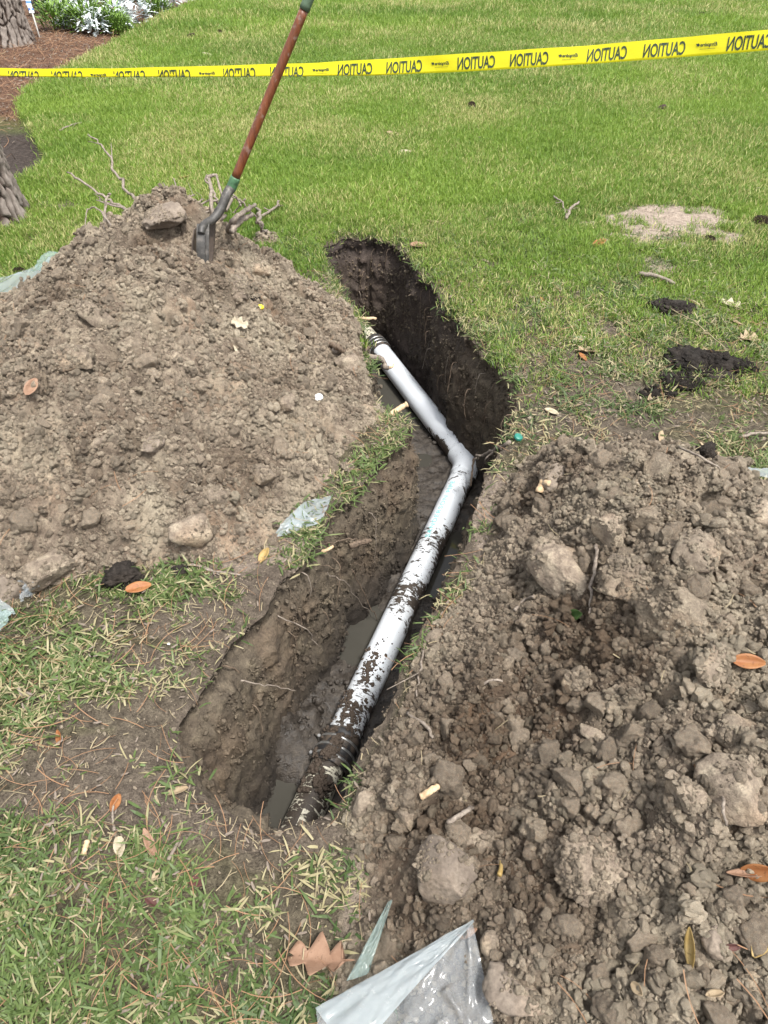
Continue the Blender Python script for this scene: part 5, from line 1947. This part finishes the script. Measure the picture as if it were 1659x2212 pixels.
T, PL, OR, BR, DK, GN, YL = (M['leaf_' + k] for k in ('tan', 'pale', 'orange', 'brown', 'dark', 'green', 'yellow'))
for a in [
    (706, 2085, .125, 'oak', BR, 'large brown lobed oak leaf in the grass left of the plastic sheet', -.9, .0, .02),
    (325, 1828, .075, 'long', BR, 'long smooth brown leaf in the foreground grass', .9),
    (383, 1716, .055, 'oval', T, 'pale curled leaf on the bare soil left of the near trench end', 1.3, .3),
    (250, 1738, .045, 'oval', OR, 'orange brown leaf lying over a twig in the left foreground', 1.5, .3),
    (130, 1598, .055, 'long', OR, 'bright orange leaf in the grass at far left foreground', .7, .2),
    (572, 1204, .062, 'oval', YL, 'flat tan oval leaf on the soil below the plastic scrap', .1),
    (511, 708, .075, 'oak', PL, 'two lobed pale leaf on the right flank of the left heap', -.8, .2, .03),
    (503, 764, .045, 'oval', PL, 'small pale leaf right under the two lobed one on the left heap', .9, .3, .02),
    (302, 1280, .075, 'oval', OR, 'crumpled orange brown leaf at the foot of the left heap', .5, .4, .02),
    (65, 852, .07, 'oval', BR, 'brown leaf near the left edge of the left heap', .4, .2, .03),
    (98, 1252, .06, 'oval', OR, 'rust coloured leaf half under the clod at the left heap foot', 0, .3, .02),
    (1172, 656, .085, 'long', OR, 'orange pointed leaf in the grass right of the trench', .9),
    (1262, 763, .10, 'oak', T, 'tan oak leaf on the bare strip, right of the trench corner', .4),
    (1250, 738, .075, 'oval', PL, 'pale leaf just behind the tan oak leaf on the bare strip', 1.6),
    (1583, 664, .11, 'oak', PL, 'pale star shaped oak leaf in the grass at right', .4),
    (1610, 735, .12, 'oak', T, 'long tan oak leaf at right, behind the black sod', -.6),
    (1582, 698, .12, 'long', T, 'narrow tan leaf between the two pale oak leaves at right', .2),
    (1355, 704, .08, 'oval', PL, 'pale leaf beside the small bare soil patch', .9),
    (1190, 893, .062, 'oval', PL, 'pale pinkish leaf on the trampled soil behind the elbow', .2),
    (1243, 880, .055, 'long', T, 'narrow tan leaf on the trampled soil right of the pale pinkish one', .9),
    (1293, 529, .10, 'oval', OR, 'orange leaf in front of the sandy patch', -.3),
    (1257, 775, .06, 'oval', OR, 'small orange leaf just in front of the tan oak leaf', .1),
    (1045, 567, .075, 'oval', PL, 'pale leaf on dark soil right of the far trench end', 1.0),
    (905, 535, .12, 'oval', BR, 'grey brown leaf right beside the far trench corner', .2),
    (938, 484, .13, 'long', T, 'tan leaf lying on the sandy scuff beyond the trench', .1),
    (1608, 1440, .062, 'oval', OR, 'orange brown leaf on the right heap beside the split boulder', .3, .3, .02),
    (1256, 1338, .055, 'oval', GN, 'dark green leaf stuck in the dark hollow of the right heap', 1.1, .6, .02),
    (1498, 2045, .072, 'long', YL, 'curled yellow leaf standing on the lower right heap', -1.0, .5, .02),
    (1624, 1905, .070, 'long', BR, 'mauve brown leaf at the right edge, left of a torn orange leaf', -1.2, .4, .02),
    (1645, 1890, .060, 'oval', OR, 'torn orange leaf at the right edge of the picture', 1.2, .4, .02),
    (1650, 2040, .050, 'oval', YL, 'pale leaf at the right edge near the bottom corner', -1.2, .3, .02),
    (1384, 2150, .030, 'oval', T, 'small pale leaf at the bottom of the right heap', 1.0, .4, .015),
    (1540, 2165, .032, 'oval', T, 'small lobed pale leaf near the bottom right corner', .3, .3, .015),
    (1255, 398, .13, 'long', PL, 'pale long leaf on the lawn behind the sandy patch', -.1),
    (1640, 410, .13, 'long', PL, 'pale narrow leaf on the lawn at the right edge', 1.2),
    (872, 333, .12, 'oval', PL, 'pale leaf on the lawn in the middle, right of the shovel handle', .4),
    (850, 296, .17, 'oval', T, 'brown curled leaf on the lawn just behind the pale middle one', .2),
    (1038, 300, .13, 'long', PL, 'whitish leaf on the lawn right of the two middle leaves', .0),
    (448, 123, .20, 'oval', PL, 'cream coloured leaf on the far lawn behind the tape', .4),
    (400, 388, .14, 'oval', OR, 'reddish leaf on the lawn behind the heap of roots', .2),
    (1500, 612, .06, 'oval', PL, 'little pale leaf on the grass left of the star shaped oak leaf', .2),
    (1405, 860, .075, 'long', T, 'tan leaf standing on edge in the trampled grass in front of the sods', 1.4, .5),
    (1425, 948, .085, 'long', T, 'tan leaf on edge right behind the crest of the right heap', 1.3, .6),
    (1262, 700, .04, 'oval', DK, 'dark red leaf in the grass left of the small bare soil patch', 0),
    (338, 1893, .026, 'oval', T, 'upper of two small tan leaf scraps in the foreground grass', .1),
    (342, 1925, .026, 'oval', PL, 'lower of two small tan leaf scraps in the foreground grass', .1),
    (425, 1908, .04, 'oval', DK, 'dark red leaf in the middle of the foreground grass', .7),
    (330, 1952, .040, 'oval', DK, 'dark purple square leaf in the foreground grass', .0),
    (240, 1960, .032, 'oval', DK, 'dark red leaf left of the dark purple one', .4),
    (320, 2190, .055, 'long', T, 'orange tan leaf standing at the bottom edge of the grass', 1.4, .4),
    (260, 1832, .05, 'oval', PL, 'pale dry leaf beside the long brown one', .8),
    (1000, 2010, .05, 'oval', BR, 'brown leaf half buried in the soil above the plastic sheet corner', .2, .3),
    (1575, 2045, .028, 'oval', DK, 'dark red scrap of leaf right of the square grey clod', .5, .3),
    (1530, 980, .08, 'oak', T, 'tan leaf lying in the grass behind the white plastic strip', .3),
]:
    leaf(*a)

# ================================================================== sticks and roots
def stick(name, pts, r0, r1, mat, label, cat='twig', jit=.01, forks=0, parent=None, seed=0, group=None, dn=6):
    rr = np.random.default_rng(seed + 5)
    path = catmull([tuple(p) for p in pts], dn)
    Ls = np.linalg.norm(path[-1] - path[0])
    path[1:-1] += rr.normal(0, jit, (len(path) - 2, 3)) * min(1, Ls)
    mb = MB()
    n = len(path)
    rad = np.linspace(r0, r1, n) * .78 * (1 + .10 * rr.normal(size=n)).clip(.7, 1.3)
    v, f = tube(path, rad, 8); mb.add(v, f)
    for k in range(forks):
        i = int(rr.integers(n // 4, n - 2))
        d = path[i] - path[i - 1]; d /= np.linalg.norm(d) + 1e-9
        e = d + rr.normal(0, .6, 3) + np.array([0, 0, .25]); e /= np.linalg.norm(e)
        l = Ls * rr.uniform(.12, .3)
        b = [path[i], path[i] + e * l * .5 + rr.normal(0, .01, 3), path[i] + e * l + rr.normal(0, .02, 3)]
        v, f = tube(catmull(b, 4), np.linspace(rad[i] * .6, rad[i] * .3, 9), 6); mb.add(v, f)
    o = mb.build(name, mat, parent)
    return tag(o, label, cat, group) if parent is None else o


def H(px, py, up=0.0): return hit(px, py) + Vector((0, 0, up))


S, RT, BW = M['stick'], M['root'], M['bare_wood']
stick('branch', [H(305, 446, -.02), Wz(262, 395, 3.45), Wz(235, 335, 3.5), Wz(190, 290, 3.55)], .011, .004, S, 'thin grey branch rising out of the left heap, tallest of the twigs there', seed=1, forks=2)
stick('branch', [H(288, 462, -.02), Wz(255, 440, 3.3), Wz(205, 410, 3.3), Wz(145, 372, 3.35)], .011, .005, S, 'grey branch leaning left from the top of the left heap', seed=2, forks=2)
stick('branch', [H(228, 500, -.02), Wz(226, 470, 3.15), Wz(232, 425, 3.2), Wz(240, 418, 3.2)], .010, .004, S, 'short dark twig standing at the left shoulder of the left heap', seed=3, forks=1)
stick('branch', [H(250, 500, -.01), Wz(215, 455, 3.15), Wz(190, 452, 3.2), Wz(185, 490, 3.1)], .006, .003, S, 'fine hooked twig at the left shoulder of the left heap', seed=4)
stick('branch', [H(460, 470, -.02), Wz(457, 440, 3.2), Wz(455, 400, 3.25), Wz(446, 382, 3.3)], .014, .009, S, 'thick upright root stub behind the shovel socket', seed=5, forks=2)
stick('branch', [Wz(446, 384, 3.3), Wz(456, 380, 3.3), Wz(467, 378, 3.3), Wz(470, 390, 3.3), Wz(482, 430, 3.25)], .011, .006, S, 'bent twig leaning on the root stub behind the shovel', seed=6)
stick('branch', [Wz(470, 440, 3.25), Wz(463, 420, 3.25), Wz(452, 385, 3.3)], .008, .005, S, 'pale thin twig beside the root stub behind the shovel', seed=7)
stick('branch', [H(490, 495, -.01), Wz(505, 475, 3.05), Wz(530, 455, 3.1), Wz(552, 442, 3.15)], .018, .011, S, 'thick forked root lying right of the shovel on the heap', seed=8, forks=1)
stick('branch', [Wz(500, 500, 3.05), Wz(520, 478, 3.1), Wz(545, 462, 3.15)], .016, .013, S, 'second thick root just under the forked one right of the shovel', seed=9)
stick('branch', [Wz(504, 420, 3.15), Wz(525, 440, 3.2), Wz(550, 465, 3.25), Wz(562, 490, 3.3), Wz(575, 505, 3.4)], .006, .003, S, 'long thin twig arching right of the shovel socket', seed=10)
stick('branch', [H(556, 452), Wz(560, 470, 3.4), Wz(574, 505, 3.4)], .011, .009, S, 'dark stick pointing down at the grass right of the roots', seed=11)
stick('branch', [H(565, 478, .03), H(590, 468, .04), H(605, 452, .05)], .012, .007, S, 'gnarled twig lying on the grass right of the heap of roots', seed=12, forks=3)
stick('branch', [Wz(405, 470, 3.25), Wz(430, 445, 3.3), Wz(452, 432, 3.35)], .008, .005, S, 'dark twig on the heap crest left of the shovel socket', seed=13, forks=2)
stick('branch', [Wz(352, 395, 3.6), Wz(372, 425, 3.4), Wz(395, 455, 3.25)], .004, .003, S, 'hair thin twig behind the big wet grey block', seed=14)
stick('branch', [Wz(375, 385, 3.6), Wz(385, 420, 3.45), Wz(398, 437, 3.35)], .004, .003, S, 'second hair thin twig behind the big wet grey block', seed=15)
stick('branch', [H(345, 455, .02), Wz(350, 430, 3.35), Wz(343, 418, 3.4)], .012, .007, S, 'short knobbly root end at the heap crest left of the block', seed=16)
stick('branch', [H(500, 430, .04), Wz(490, 445, 3.2), Wz(478, 475, 3.05)], .010, .007, S, 'pale root end crossing behind the shovel socket', seed=17)
for k, (a, b_) in enumerate([((410, 455), (440, 430)), ((425, 470), (470, 450)), ((520, 445), (500, 425)), ((530, 430), (505, 460)), ((395, 440), (420, 420))]):
    stick('branch', [Wz(*a, 3.2), Wz((a[0] + b_[0]) / 2 + 4, (a[1] + b_[1]) / 2 - 5, 3.22), Wz(*b_, 3.28)], .006, .003, S,
          'fine dark root in the tangle behind the shovel, ' + ['left end of it', 'just left of the socket', 'right behind the socket', 'crossing right of the socket', 'lowest at left'][k], group='tangled roots behind the shovel', seed=20 + k, forks=1)
stick('root', [H(725, 765, .02), Wz(770, 772, 3.35), Wz(815, 775, 3.42), Wz(838, 795, 3.45)], .020, .015, S, 'broken root crossing over the pipe near its far coupling', 'root', seed=30)
stick('root', [H(712, 748, .01), H(742, 770, .03), Wz(775, 765, 3.42), Wz(798, 752, 3.55)], .016, .010, RT, 'darker root above the broken one at the trench edge', 'root', seed=31)
stick('root', [Wz(838, 795, 3.45), Wz(848, 792, 3.45), Wz(850, 786, 3.46)], .010, .003, BW, 'pale splintered tip at the end of the broken root', 'root', seed=32)
stick('root', [H(836, 906, -.012), H(846, 897, .004), H(850, 893, .006) + Vector((.030, .012, .012)), H(850, 893, .006) + Vector((.055, .022, .022))], .014, .015, BW, 'pale sawn root stub poking out of the grassy lip over the pipe', 'root', jit=.002, seed=33)
stick('root', [H(760, 690, -.03), H(770, 684, -.01), H(772, 683, -.01) + Vector((.09, .01, -.01))], .013, .009, BW, 'pale split root stub at the trench lip, upper left of the pipe end', 'root', seed=34)
stick('root', [Wz(1100, 955, 2.58), Wz(1062, 975, 2.85), Wz(1035, 985, 3.0), Wz(1024, 992, 3.05)], .011, .006, S, 'grey root reaching from the right bank to the pipe elbow', 'root', seed=35, forks=1)
stick('root', [Wz(1024, 990, 3.22), Wz(1020, 1015, 3.24), Wz(1017, 1050, 3.2)], .006, .005, RT, 'dark root end hanging over the pipe elbow', 'root', seed=36)
stick('twig', [H(1284, 1190, .02), H(1283, 1230, .03), H(1273, 1280, .02), H(1270, 1340, .02)], .006, .005, S, 'grey root hanging down the dark hollow of the right heap', seed=40)
stick('twig', [H(920, 1380, .01), H(908, 1450, .015), H(900, 1510, .01)], .004, .003, S, 'pale root strand on the right bank beside the pipe', seed=41, forks=2)
stick('twig', [H(880, 1545, .01), H(920, 1580, .02), H(935, 1600, .01)], .006, .005, S, 'short stick pressed into the right bank', seed=42)
stick('twig', [H(1110, 1330, .02), H(1130, 1310, .025), H(1150, 1300, .02)], .006, .004, S, 'curved brown twig below the overhanging clod', seed=43)
stick('twig', [H(1035, 1488, .01), H(1060, 1478, .015), H(1085, 1478, .01)], .004, .003, S, 'small pale twig in the crumbly right heap', seed=44)
stick('twig', [H(1420, 1130, .0), Wz(1417, 1090, 1.87)], .004, .003, M['straw'], 'short straw standing upright on the right heap crest', seed=45)
stick('twig', [H(1460, 985, .03), H(1510, 1010, .03), H(1560, 1032, .02)], .005, .003, S, 'long thin twig running down from the crest to the plastic strip', seed=46)
stick('twig', [H(1550, 1720, .03), H(1548, 1760, .03), H(1556, 1800, .03)], .004, .003, S, 'grey root on the big rounded clod at right', seed=47)
stick('twig', [H(965, 1790, .02), H(1000, 1770, .03), H(1020, 1755, .02)], .008, .005, S, 'stub of grey wood uphill of the flat faced slab', seed=48)
stick('twig', [H(430, 1225, .005), H(470, 1240, .01), H(520, 1245, .005)], .005, .003, S, 'pale curved twig lying on the bare soil below the left heap', seed=49)
stick('twig', [H(395, 1222, .005), H(430, 1228, .01), H(475, 1245, .005)], .004, .003, S, 'second curved twig alongside the pale one below the left heap', seed=50)
stick('twig', [H(366, 1862, .01), H(380, 1840, .015), H(388, 1822, .01)], .005, .004, M['chip'], 'weathered grey stick in the foreground grass right of the brown leaf', seed=51)
stick('twig', [H(250, 1800, .01), H(246, 1770, .012), H(248, 1745, .01)], .004, .003, S, 'grey twig under the orange brown leaf in the left foreground', seed=52)
stick('twig', [H(184, 1850, .01), H(188, 1835, .012), H(192, 1820, .01)], .008, .007, M['bare_wood'], 'stubby brown wood chip in the left foreground', seed=53)
stick('twig', [H(1380, 600, .02), H(1420, 610, .03), H(1455, 622, .02)], .016, .010, S, 'rough piece of bark and wood in the grass in front of the small sandy spot', seed=54, forks=1)
stick('twig', [H(1445, 680, .03), H(1500, 720, .04), H(1560, 765, .03)], .003, .002, M['straw'], 'long pale stem lying over the black sod', seed=55)
stick('twig', [H(1222, 480, .02), H(1228, 465, .03), H(1248, 450, .04)], .013, .008, S, 'pale bent stick in the grass left of the sandy patch', seed=56)
stick('twig', [H(1195, 435, .03), H(1210, 450, .04), H(1222, 470, .02)], .008, .004, S, 'dark twig crossing the pale bent stick by the sandy patch', seed=57, forks=2)
stick('twig', [H(130, 288, .02), H(155, 280, .03), H(178, 270, .02)], .010, .005, S, 'thin dark twig lying flat on the lawn near the planting bed', seed=58, forks=2)
stick('twig', [H(1240, 700, .01), H(1225, 1240, 0) if False else H(1265, 690, .01)], .004, .003, S, 'short twig by the dark red leaf', seed=59)
stick('twig', [H(1595, 950, .01), H(1630, 946, .02), H(1675, 944, .01)], .007, .006, S, 'straight grey stick at the right edge above the plastic strip', seed=60)
stick('wood_splinter', [H(910, 1732, .02), H(928, 1724, .03), H(945, 1714, .03)], .010, .009, BW, 'pale broken wood splinter beside the near end of the trench', 'wood chip', seed=61)
stick('wood_splinter', [H(1163, 1075, .02), H(1170, 1060, .03), H(1185, 1062, .03)], .018, .012, BW, 'pale broken wood stub on the back left of the right heap', 'wood chip', seed=62)
stick('wood_splinter', [Wz(695, 1192, 2.30), Wz(708, 1187, 2.30), Wz(720, 1180, 2.31)], .008, .006, BW, 'pale wood chip stuck in the left trench wall', 'wood chip', jit=.004, seed=63)
stick('wood_splinter', [Wz(753, 720, 3.5), Wz(756, 708, 3.5), Wz(760, 698, 3.5)], .009, .004, BW, 'pointed yellow wood chip on the bank above the far coupling', 'wood chip', jit=.003, seed=64)
stick('wood_splinter', [H(1076, 1900, .02), H(1080, 1885, .02), H(1078, 1870, .02)], .006, .004, M['leaf_yellow'], 'orange wood chip between dark clods above the plastic sheet', 'wood chip', seed=65)

# roots hanging out of the trench walls, as pieces of the wall
rng2 = np.random.default_rng(5)
for k in range(64):
    i = int(rng2.integers(0, nr))
    x0, y0 = rim[i]
    right = (nout[i] @ np.array([1, .3])) > .2
    if not right and rng2.random() < .55: continue
    if y0 < 1.0 and rng2.random() < .7: continue
    j = int(rng2.integers(4, 34))
    p = np.array([WX[i, j], WY[i, j], WZ_[i, j]])
    inn = np.array([-nout[i, 0], -nout[i, 1], 0])
    L = rng2.uniform(.06, .26)
    side = np.array([tng[i, 0], tng[i, 1], 0]) * rng2.normal(0, .35)
    pts = [p - inn * .015, p + inn * .025 + side * .2 * L, p + inn * .035 + side * .5 * L - np.array([0, 0, L * .5]), p + inn * rng2.uniform(.02, .05) + side * L - np.array([0, 0, L])]
    r = rng2.uniform(.0012, .0038)
    stick('root', pts, r, r * .5, RT if rng2.random() < .7 else S, None, parent=trench, seed=300 + k, jit=.012, dn=4)
for k, pts in enumerate([[(700, 1175, 2.32), (760, 1165, 2.36), (790, 1168, 2.42)], [(600, 1330, 2.12), (660, 1360, 2.2), (690, 1400, 2.3)], [(760, 1230, 2.55), (790, 1290, 2.7), (815, 1340, 2.8)],
                         [(690, 1230, 2.33), (740, 1260, 2.42), (800, 1330, 2.7)], [(830, 1010, 2.68), (850, 1040, 2.75), (900, 1085, 2.9)], [(520, 1470, 1.98), (580, 1480, 2.02), (640, 1492, 2.1)]]):
    stick('root', [Wz(*p) for p in pts], .0028, .0016, S if k % 2 else RT, None, parent=trench, seed=400 + k, jit=.012)
# root mat in the left wall
stick('root', [Wz(755, 1180, 2.42), Wz(780, 1172, 2.43), Wz(800, 1168, 2.46)], .014, .011, RT, None, parent=trench, seed=410)

# ================================================================== plastic film
def sheet(name, A, B, C_, D_, nu, nv, mat, label, wr=.006, seed=0, parent=None, ripple=(), cat='plastic sheet', edge=0.0):
    """film between corners A-B (first edge) and D-C (far edge) with creases"""
    A, B, C_, D_ = (np.array(p, float) for p in (A, B, C_, D_))
    U, Vv = np.meshgrid(np.linspace(0, 1, nu), np.linspace(0, 1, nv), indexing='ij')
    P = (A * (1 - U)[..., None] + B * U[..., None]) * (1 - Vv)[..., None] + (D_ * (1 - U)[..., None] + C_ * U[..., None]) * Vv[..., None]
    n = np.cross(B - A, D_ - A); n /= np.linalg.norm(n)
    if n[2] < 0: n = -n
    f1 = np.abs(vn(U * 3.1 + 2.2 * Vv, Vv * 3.3, seed=seed)) * 1.2 + .7 * np.abs(vn(U * 7 - 3 * Vv, Vv * 6 + U * 2, seed=seed + 1)) + .35 * np.abs(vn(U * 15 + Vv * 6, Vv * 13, seed=seed + 2))
    off = wr * (1.1 - f1)
    for (u0, v0, u1, v1, h, w_) in ripple:
        dx, dy = u1 - u0, v1 - v0
        t = np.clip(((U - u0) * dx + (Vv - v0) * dy) / (dx * dx + dy * dy), 0, 1)
        dd = np.sqrt((U - u0 - t * dx) ** 2 + (Vv - v0 - t * dy) ** 2)
        off = off + h * np.exp(-(dd / w_) ** 1.3) * (1 - .5 * t)
    if edge:
        P = P + edge * np.stack([vn(U * 9, Vv * 9, seed=seed + 8), vn(U * 9, Vv * 9, seed=seed + 9), 0 * U], -1)
    P = P + off[..., None] * n
    o = mk(name, P.reshape(-1, 3), grid_faces(nu, nv), mat, parent)
    return o if parent is not None else tag(o, label, cat)


pl = thing('plastic_sheet', tuple(W(880, 2150, .05)), 'large translucent plastic sheet with a folded hem, at the bottom edge over the soil', 'plastic sheet')
sheet('film', W(683, 2180, .05), W(1021, 1989, .135), W(1092, 2330, .10), W(725, 2480, .04), 90, 80, M['plastic'], None, .007, 11, parent=pl,
      ripple=((.98, .03, .80, .9, .010, .02), (.75, .35, .95, .75, .012, .025), (.52, .30, .70, .9, .010, .03), (.78, .35, .90, .95, .011, .02), (.60, .55, .72, .52, .012, .02),
              (.97, .05, .5, .45, .006, .03), (.97, .05, .9, .75, .008, .02), (.3, .55, .6, .9, .009, .03)))
sheet('folded_hem', W(681, 2177, .058), W(1023, 1987, .145), W(1024, 1993, .146), W(760, 2285, .065), 80, 24, M['plastic_milky'], None, .0075, 21, parent=pl,
      ripple=((0, .5, 1, .1, .004, .10), (.25, .0, .4, 1, .004, .05), (.6, 0, .55, 1, .003, .06)))
v, f = tube([tuple(W(985, 2092, .132)), tuple(W(993, 2086, .134))], .0022, 6)
strip = sheet('plastic_strip', W(748, 2120, .03), W(795, 2105, .03), W(848, 1944, .055), W(838, 1948, .05), 14, 40, M['plastic_green'],
              'narrow twisted strip of clear plastic left of the large sheet', .012, 31)
sc = thing('plastic_scrap', tuple(W(655, 1125, .01)), 'torn translucent plastic scrap at the left lip of the trench, folded over itself', 'plastic sheet')
sheet('film', H(655, 1093, .012), H(720, 1075, .012), H(693, 1138, .014), H(612, 1150, .012), 30, 30, M['plastic_milky'], None, .006, 41, parent=sc)
sheet('film', H(585, 1172, .010), H(612, 1136, .016), H(648, 1105, .022), H(688, 1141, .016), 30, 24, M['plastic_milky'], None, .006, 43, parent=sc)
sheet('plastic_sheet', W(-90, 680, .05), W(35, 650, .09), W(176, 541, .16), W(-60, 600, .05), 10, 10, M['plastic'], 'x', .01, 51) if False else None
lp = thing('plastic_sheet', tuple(W(60, 600, .06)), 'milky plastic sheet showing under the left edge of the left soil heap', 'plastic sheet')
sheet('film', W(-120, 640, .03), W(178, 536, .05), W(170, 600, .12), W(-60, 720, .12), 60, 40, M['plastic_milky'], None, .016, 53, parent=lp, ripple=((.1, .3, .5, .3, .02, .05), (.45, .2, .7, .6, .02, .06), (.75, .1, .85, .8, .02, .04)))
sheet('film', W(60, 590, .055), W(100, 545, .06), W(178, 538, .065), W(150, 590, .11), 30, 20, M['plastic_green'], None, .012, 55, parent=lp)
rp = sheet('plastic_sheet', W(1522, 1004, .06), W(1700, 1012, .08), W(1700, 1035, .085), W(1548, 1026, .07), 50, 16, M['plastic_milky'],
           'flat white plastic strip at the right edge behind the right heap', .008, 61)
cp = sheet('plastic_scrap', H(62, 1308, .01), H(58, 1268, .03), H(118, 1258, .05), H(100, 1290, .06), 30, 30, M['plastic'], 'small crumpled clear plastic at the foot of the left heap', .03, 63)
sheet('plastic_scrap', H(-30, 1330, .02), H(40, 1338, .03), H(20, 1360, .02), H(-30, 1400, .02), 20, 20, M['plastic_green'], 'greenish plastic scrap at the left edge, lower of the two there', .015, 65)
sheet('plastic_scrap', H(6, 1312, .04), H(34, 1326, .02), H(40, 1338, .02), H(5, 1345, .02), 14, 14, M['plastic_milky'], 'tiny white plastic scrap at the left edge, upper of the two there', .010, 67)

# ================================================================== small finds
def disc(px, py, r, h, mat, name, label, cat, tilt=(0.2, .1, 0), up=.004):
    p = H(px, py, up)
    prof = [(0, h), (r * .86, h), (r * .95, h * .85), (r, h * .1), (r * .99, 0), (r * .88, 0), (r * .84, h * .6), (0, h * .62)]
    V, F = [], []
    ns = 40
    for (rr_, z) in prof:
        for a in range(ns):
            rib = 1 + (.03 if (a % 2 and rr_ > r * .93) else 0)
            V.append((rr_ * rib * math.cos(6.283 * a / ns), rr_ * rib * math.sin(6.283 * a / ns), z))
    F = [(k * ns + a, k * ns + (a + 1) % ns, (k + 1) * ns + (a + 1) % ns, (k + 1) * ns + a) for k in range(len(prof) - 1) for a in range(ns)]
    me = raw_mesh(name, V, F, mat)
    o = bpy.data.objects.new(name, me); COL.objects.link(o)
    o.location = p; o.rotation_euler = tilt
    return tag(o, label, cat)


disc(688, 864, .018, .008, simple('white_cap_plastic', (.72, .76, .78), .4, .5), 'bottle_cap', 'round white bottle cap on the soil at the right foot of the left heap', 'bottle cap', (.15, -.2, 0), .008)
gc = disc(1118, 951, .016, .010, simple('teal_cap_plastic', (.02, .17, .13), .35, .5), 'bottle_cap', 'small teal green cap at the trench edge near the elbow', 'bottle cap', (.2, .25, 0), .010)
yp = clod(563, 666, .035, simple('yellow_plastic', (.72, .56, .02), .4, .5), 'tiny yellow plastic bit on the left heap right of the smooth grey clod', name='plastic_bit', sub=3)
yp['category'] = 'plastic bit'
bb = clod(52, 2004, .022, simple('dark_blue_plastic', (.01, .05, .085), .4, .5), 'dark blue plastic bit in the grass at the lower left', name='plastic_bit', sub=3, squash=(1.4, .6, .7), sink=-.3)
bb['category'] = 'plastic bit'
ws = clod(365, 1393, .012, simple('white_chip', (.75, .75, .72), .6, .3), 'tiny white chip on the bare soil at left', name='white_chip', sub=2, sink=.1); ws['category'] = 'chip'


def pine_cone(px, py, L, label, ang):
    p = H(px, py)
    mb = MB()
    n = 70
    for k in range(n):
        t = (k + .5) / n
        a = k * 2.399963
        rr_ = L * .27 * math.sin(math.pi * min(1, t * .9 + .08)) ** .7
        c = np.array([math.cos(a) * rr_ * .45, math.sin(a) * rr_ * .45, (t - .5) * L * .9])
        o_ = np.array([math.cos(a), math.sin(a), .55]); o_ /= np.linalg.norm(o_)
        s_ = np.array([-math.sin(a), math.cos(a), 0])
        u_ = np.cross(o_, s_)
        l = L * .19; w_ = L * .085
        V = [c - s_ * w_ * .4, c + s_ * w_ * .4, c + o_ * l + s_ * w_, c + o_ * l - s_ * w_, c + o_ * l * 1.12 + u_ * .0, c + o_ * l * .8 - u_ * L * .05]
        mb.add(V, [(0, 1, 2, 3), (3, 2, 4), (0, 5, 1), (1, 5, 2), (5, 4, 2), (5, 3, 4), (0, 3, 5)])
    me = raw_mesh('pine_cone', np.concatenate(mb.v), mb.f, M['cone'], False)
    o = bpy.data.objects.new('pine_cone', me); COL.objects.link(o)
    o.location = p + Vector((0, 0, L * .22)); o.rotation_euler = (1.4, 0, ang)
    return tag(o, label, 'pine cone', 'pine cones on the lawn')


pine_cone(1640, 483, .095, 'large dark pine cone at the right edge, beside the sandy patch', .8)
pine_cone(413, 82, .10, 'dark pine cone on the far lawn behind the tape, left of two', 1.9)
pine_cone(475, 74, .10, 'reddish brown pine cone on the far lawn behind the tape, right of two', .4)
pine_cone(1530, 522, .07, 'crushed pine cone in the grass below the sandy patch', .3)
pine_cone(1018, 233, .10, 'dark pine cone on the lawn below the middle of the tape', .2)
pine_cone(1427, 240, .09, 'dark pine cone on the lawn at right below the tape', 2.2)
pine_cone(42, 592, .07, 'pine cone in the grass just behind the left plastic sheet', 1.2)
pine_cone(1512, 38, .13, 'pine cone on the far lawn at upper right behind the tape', 1.2)
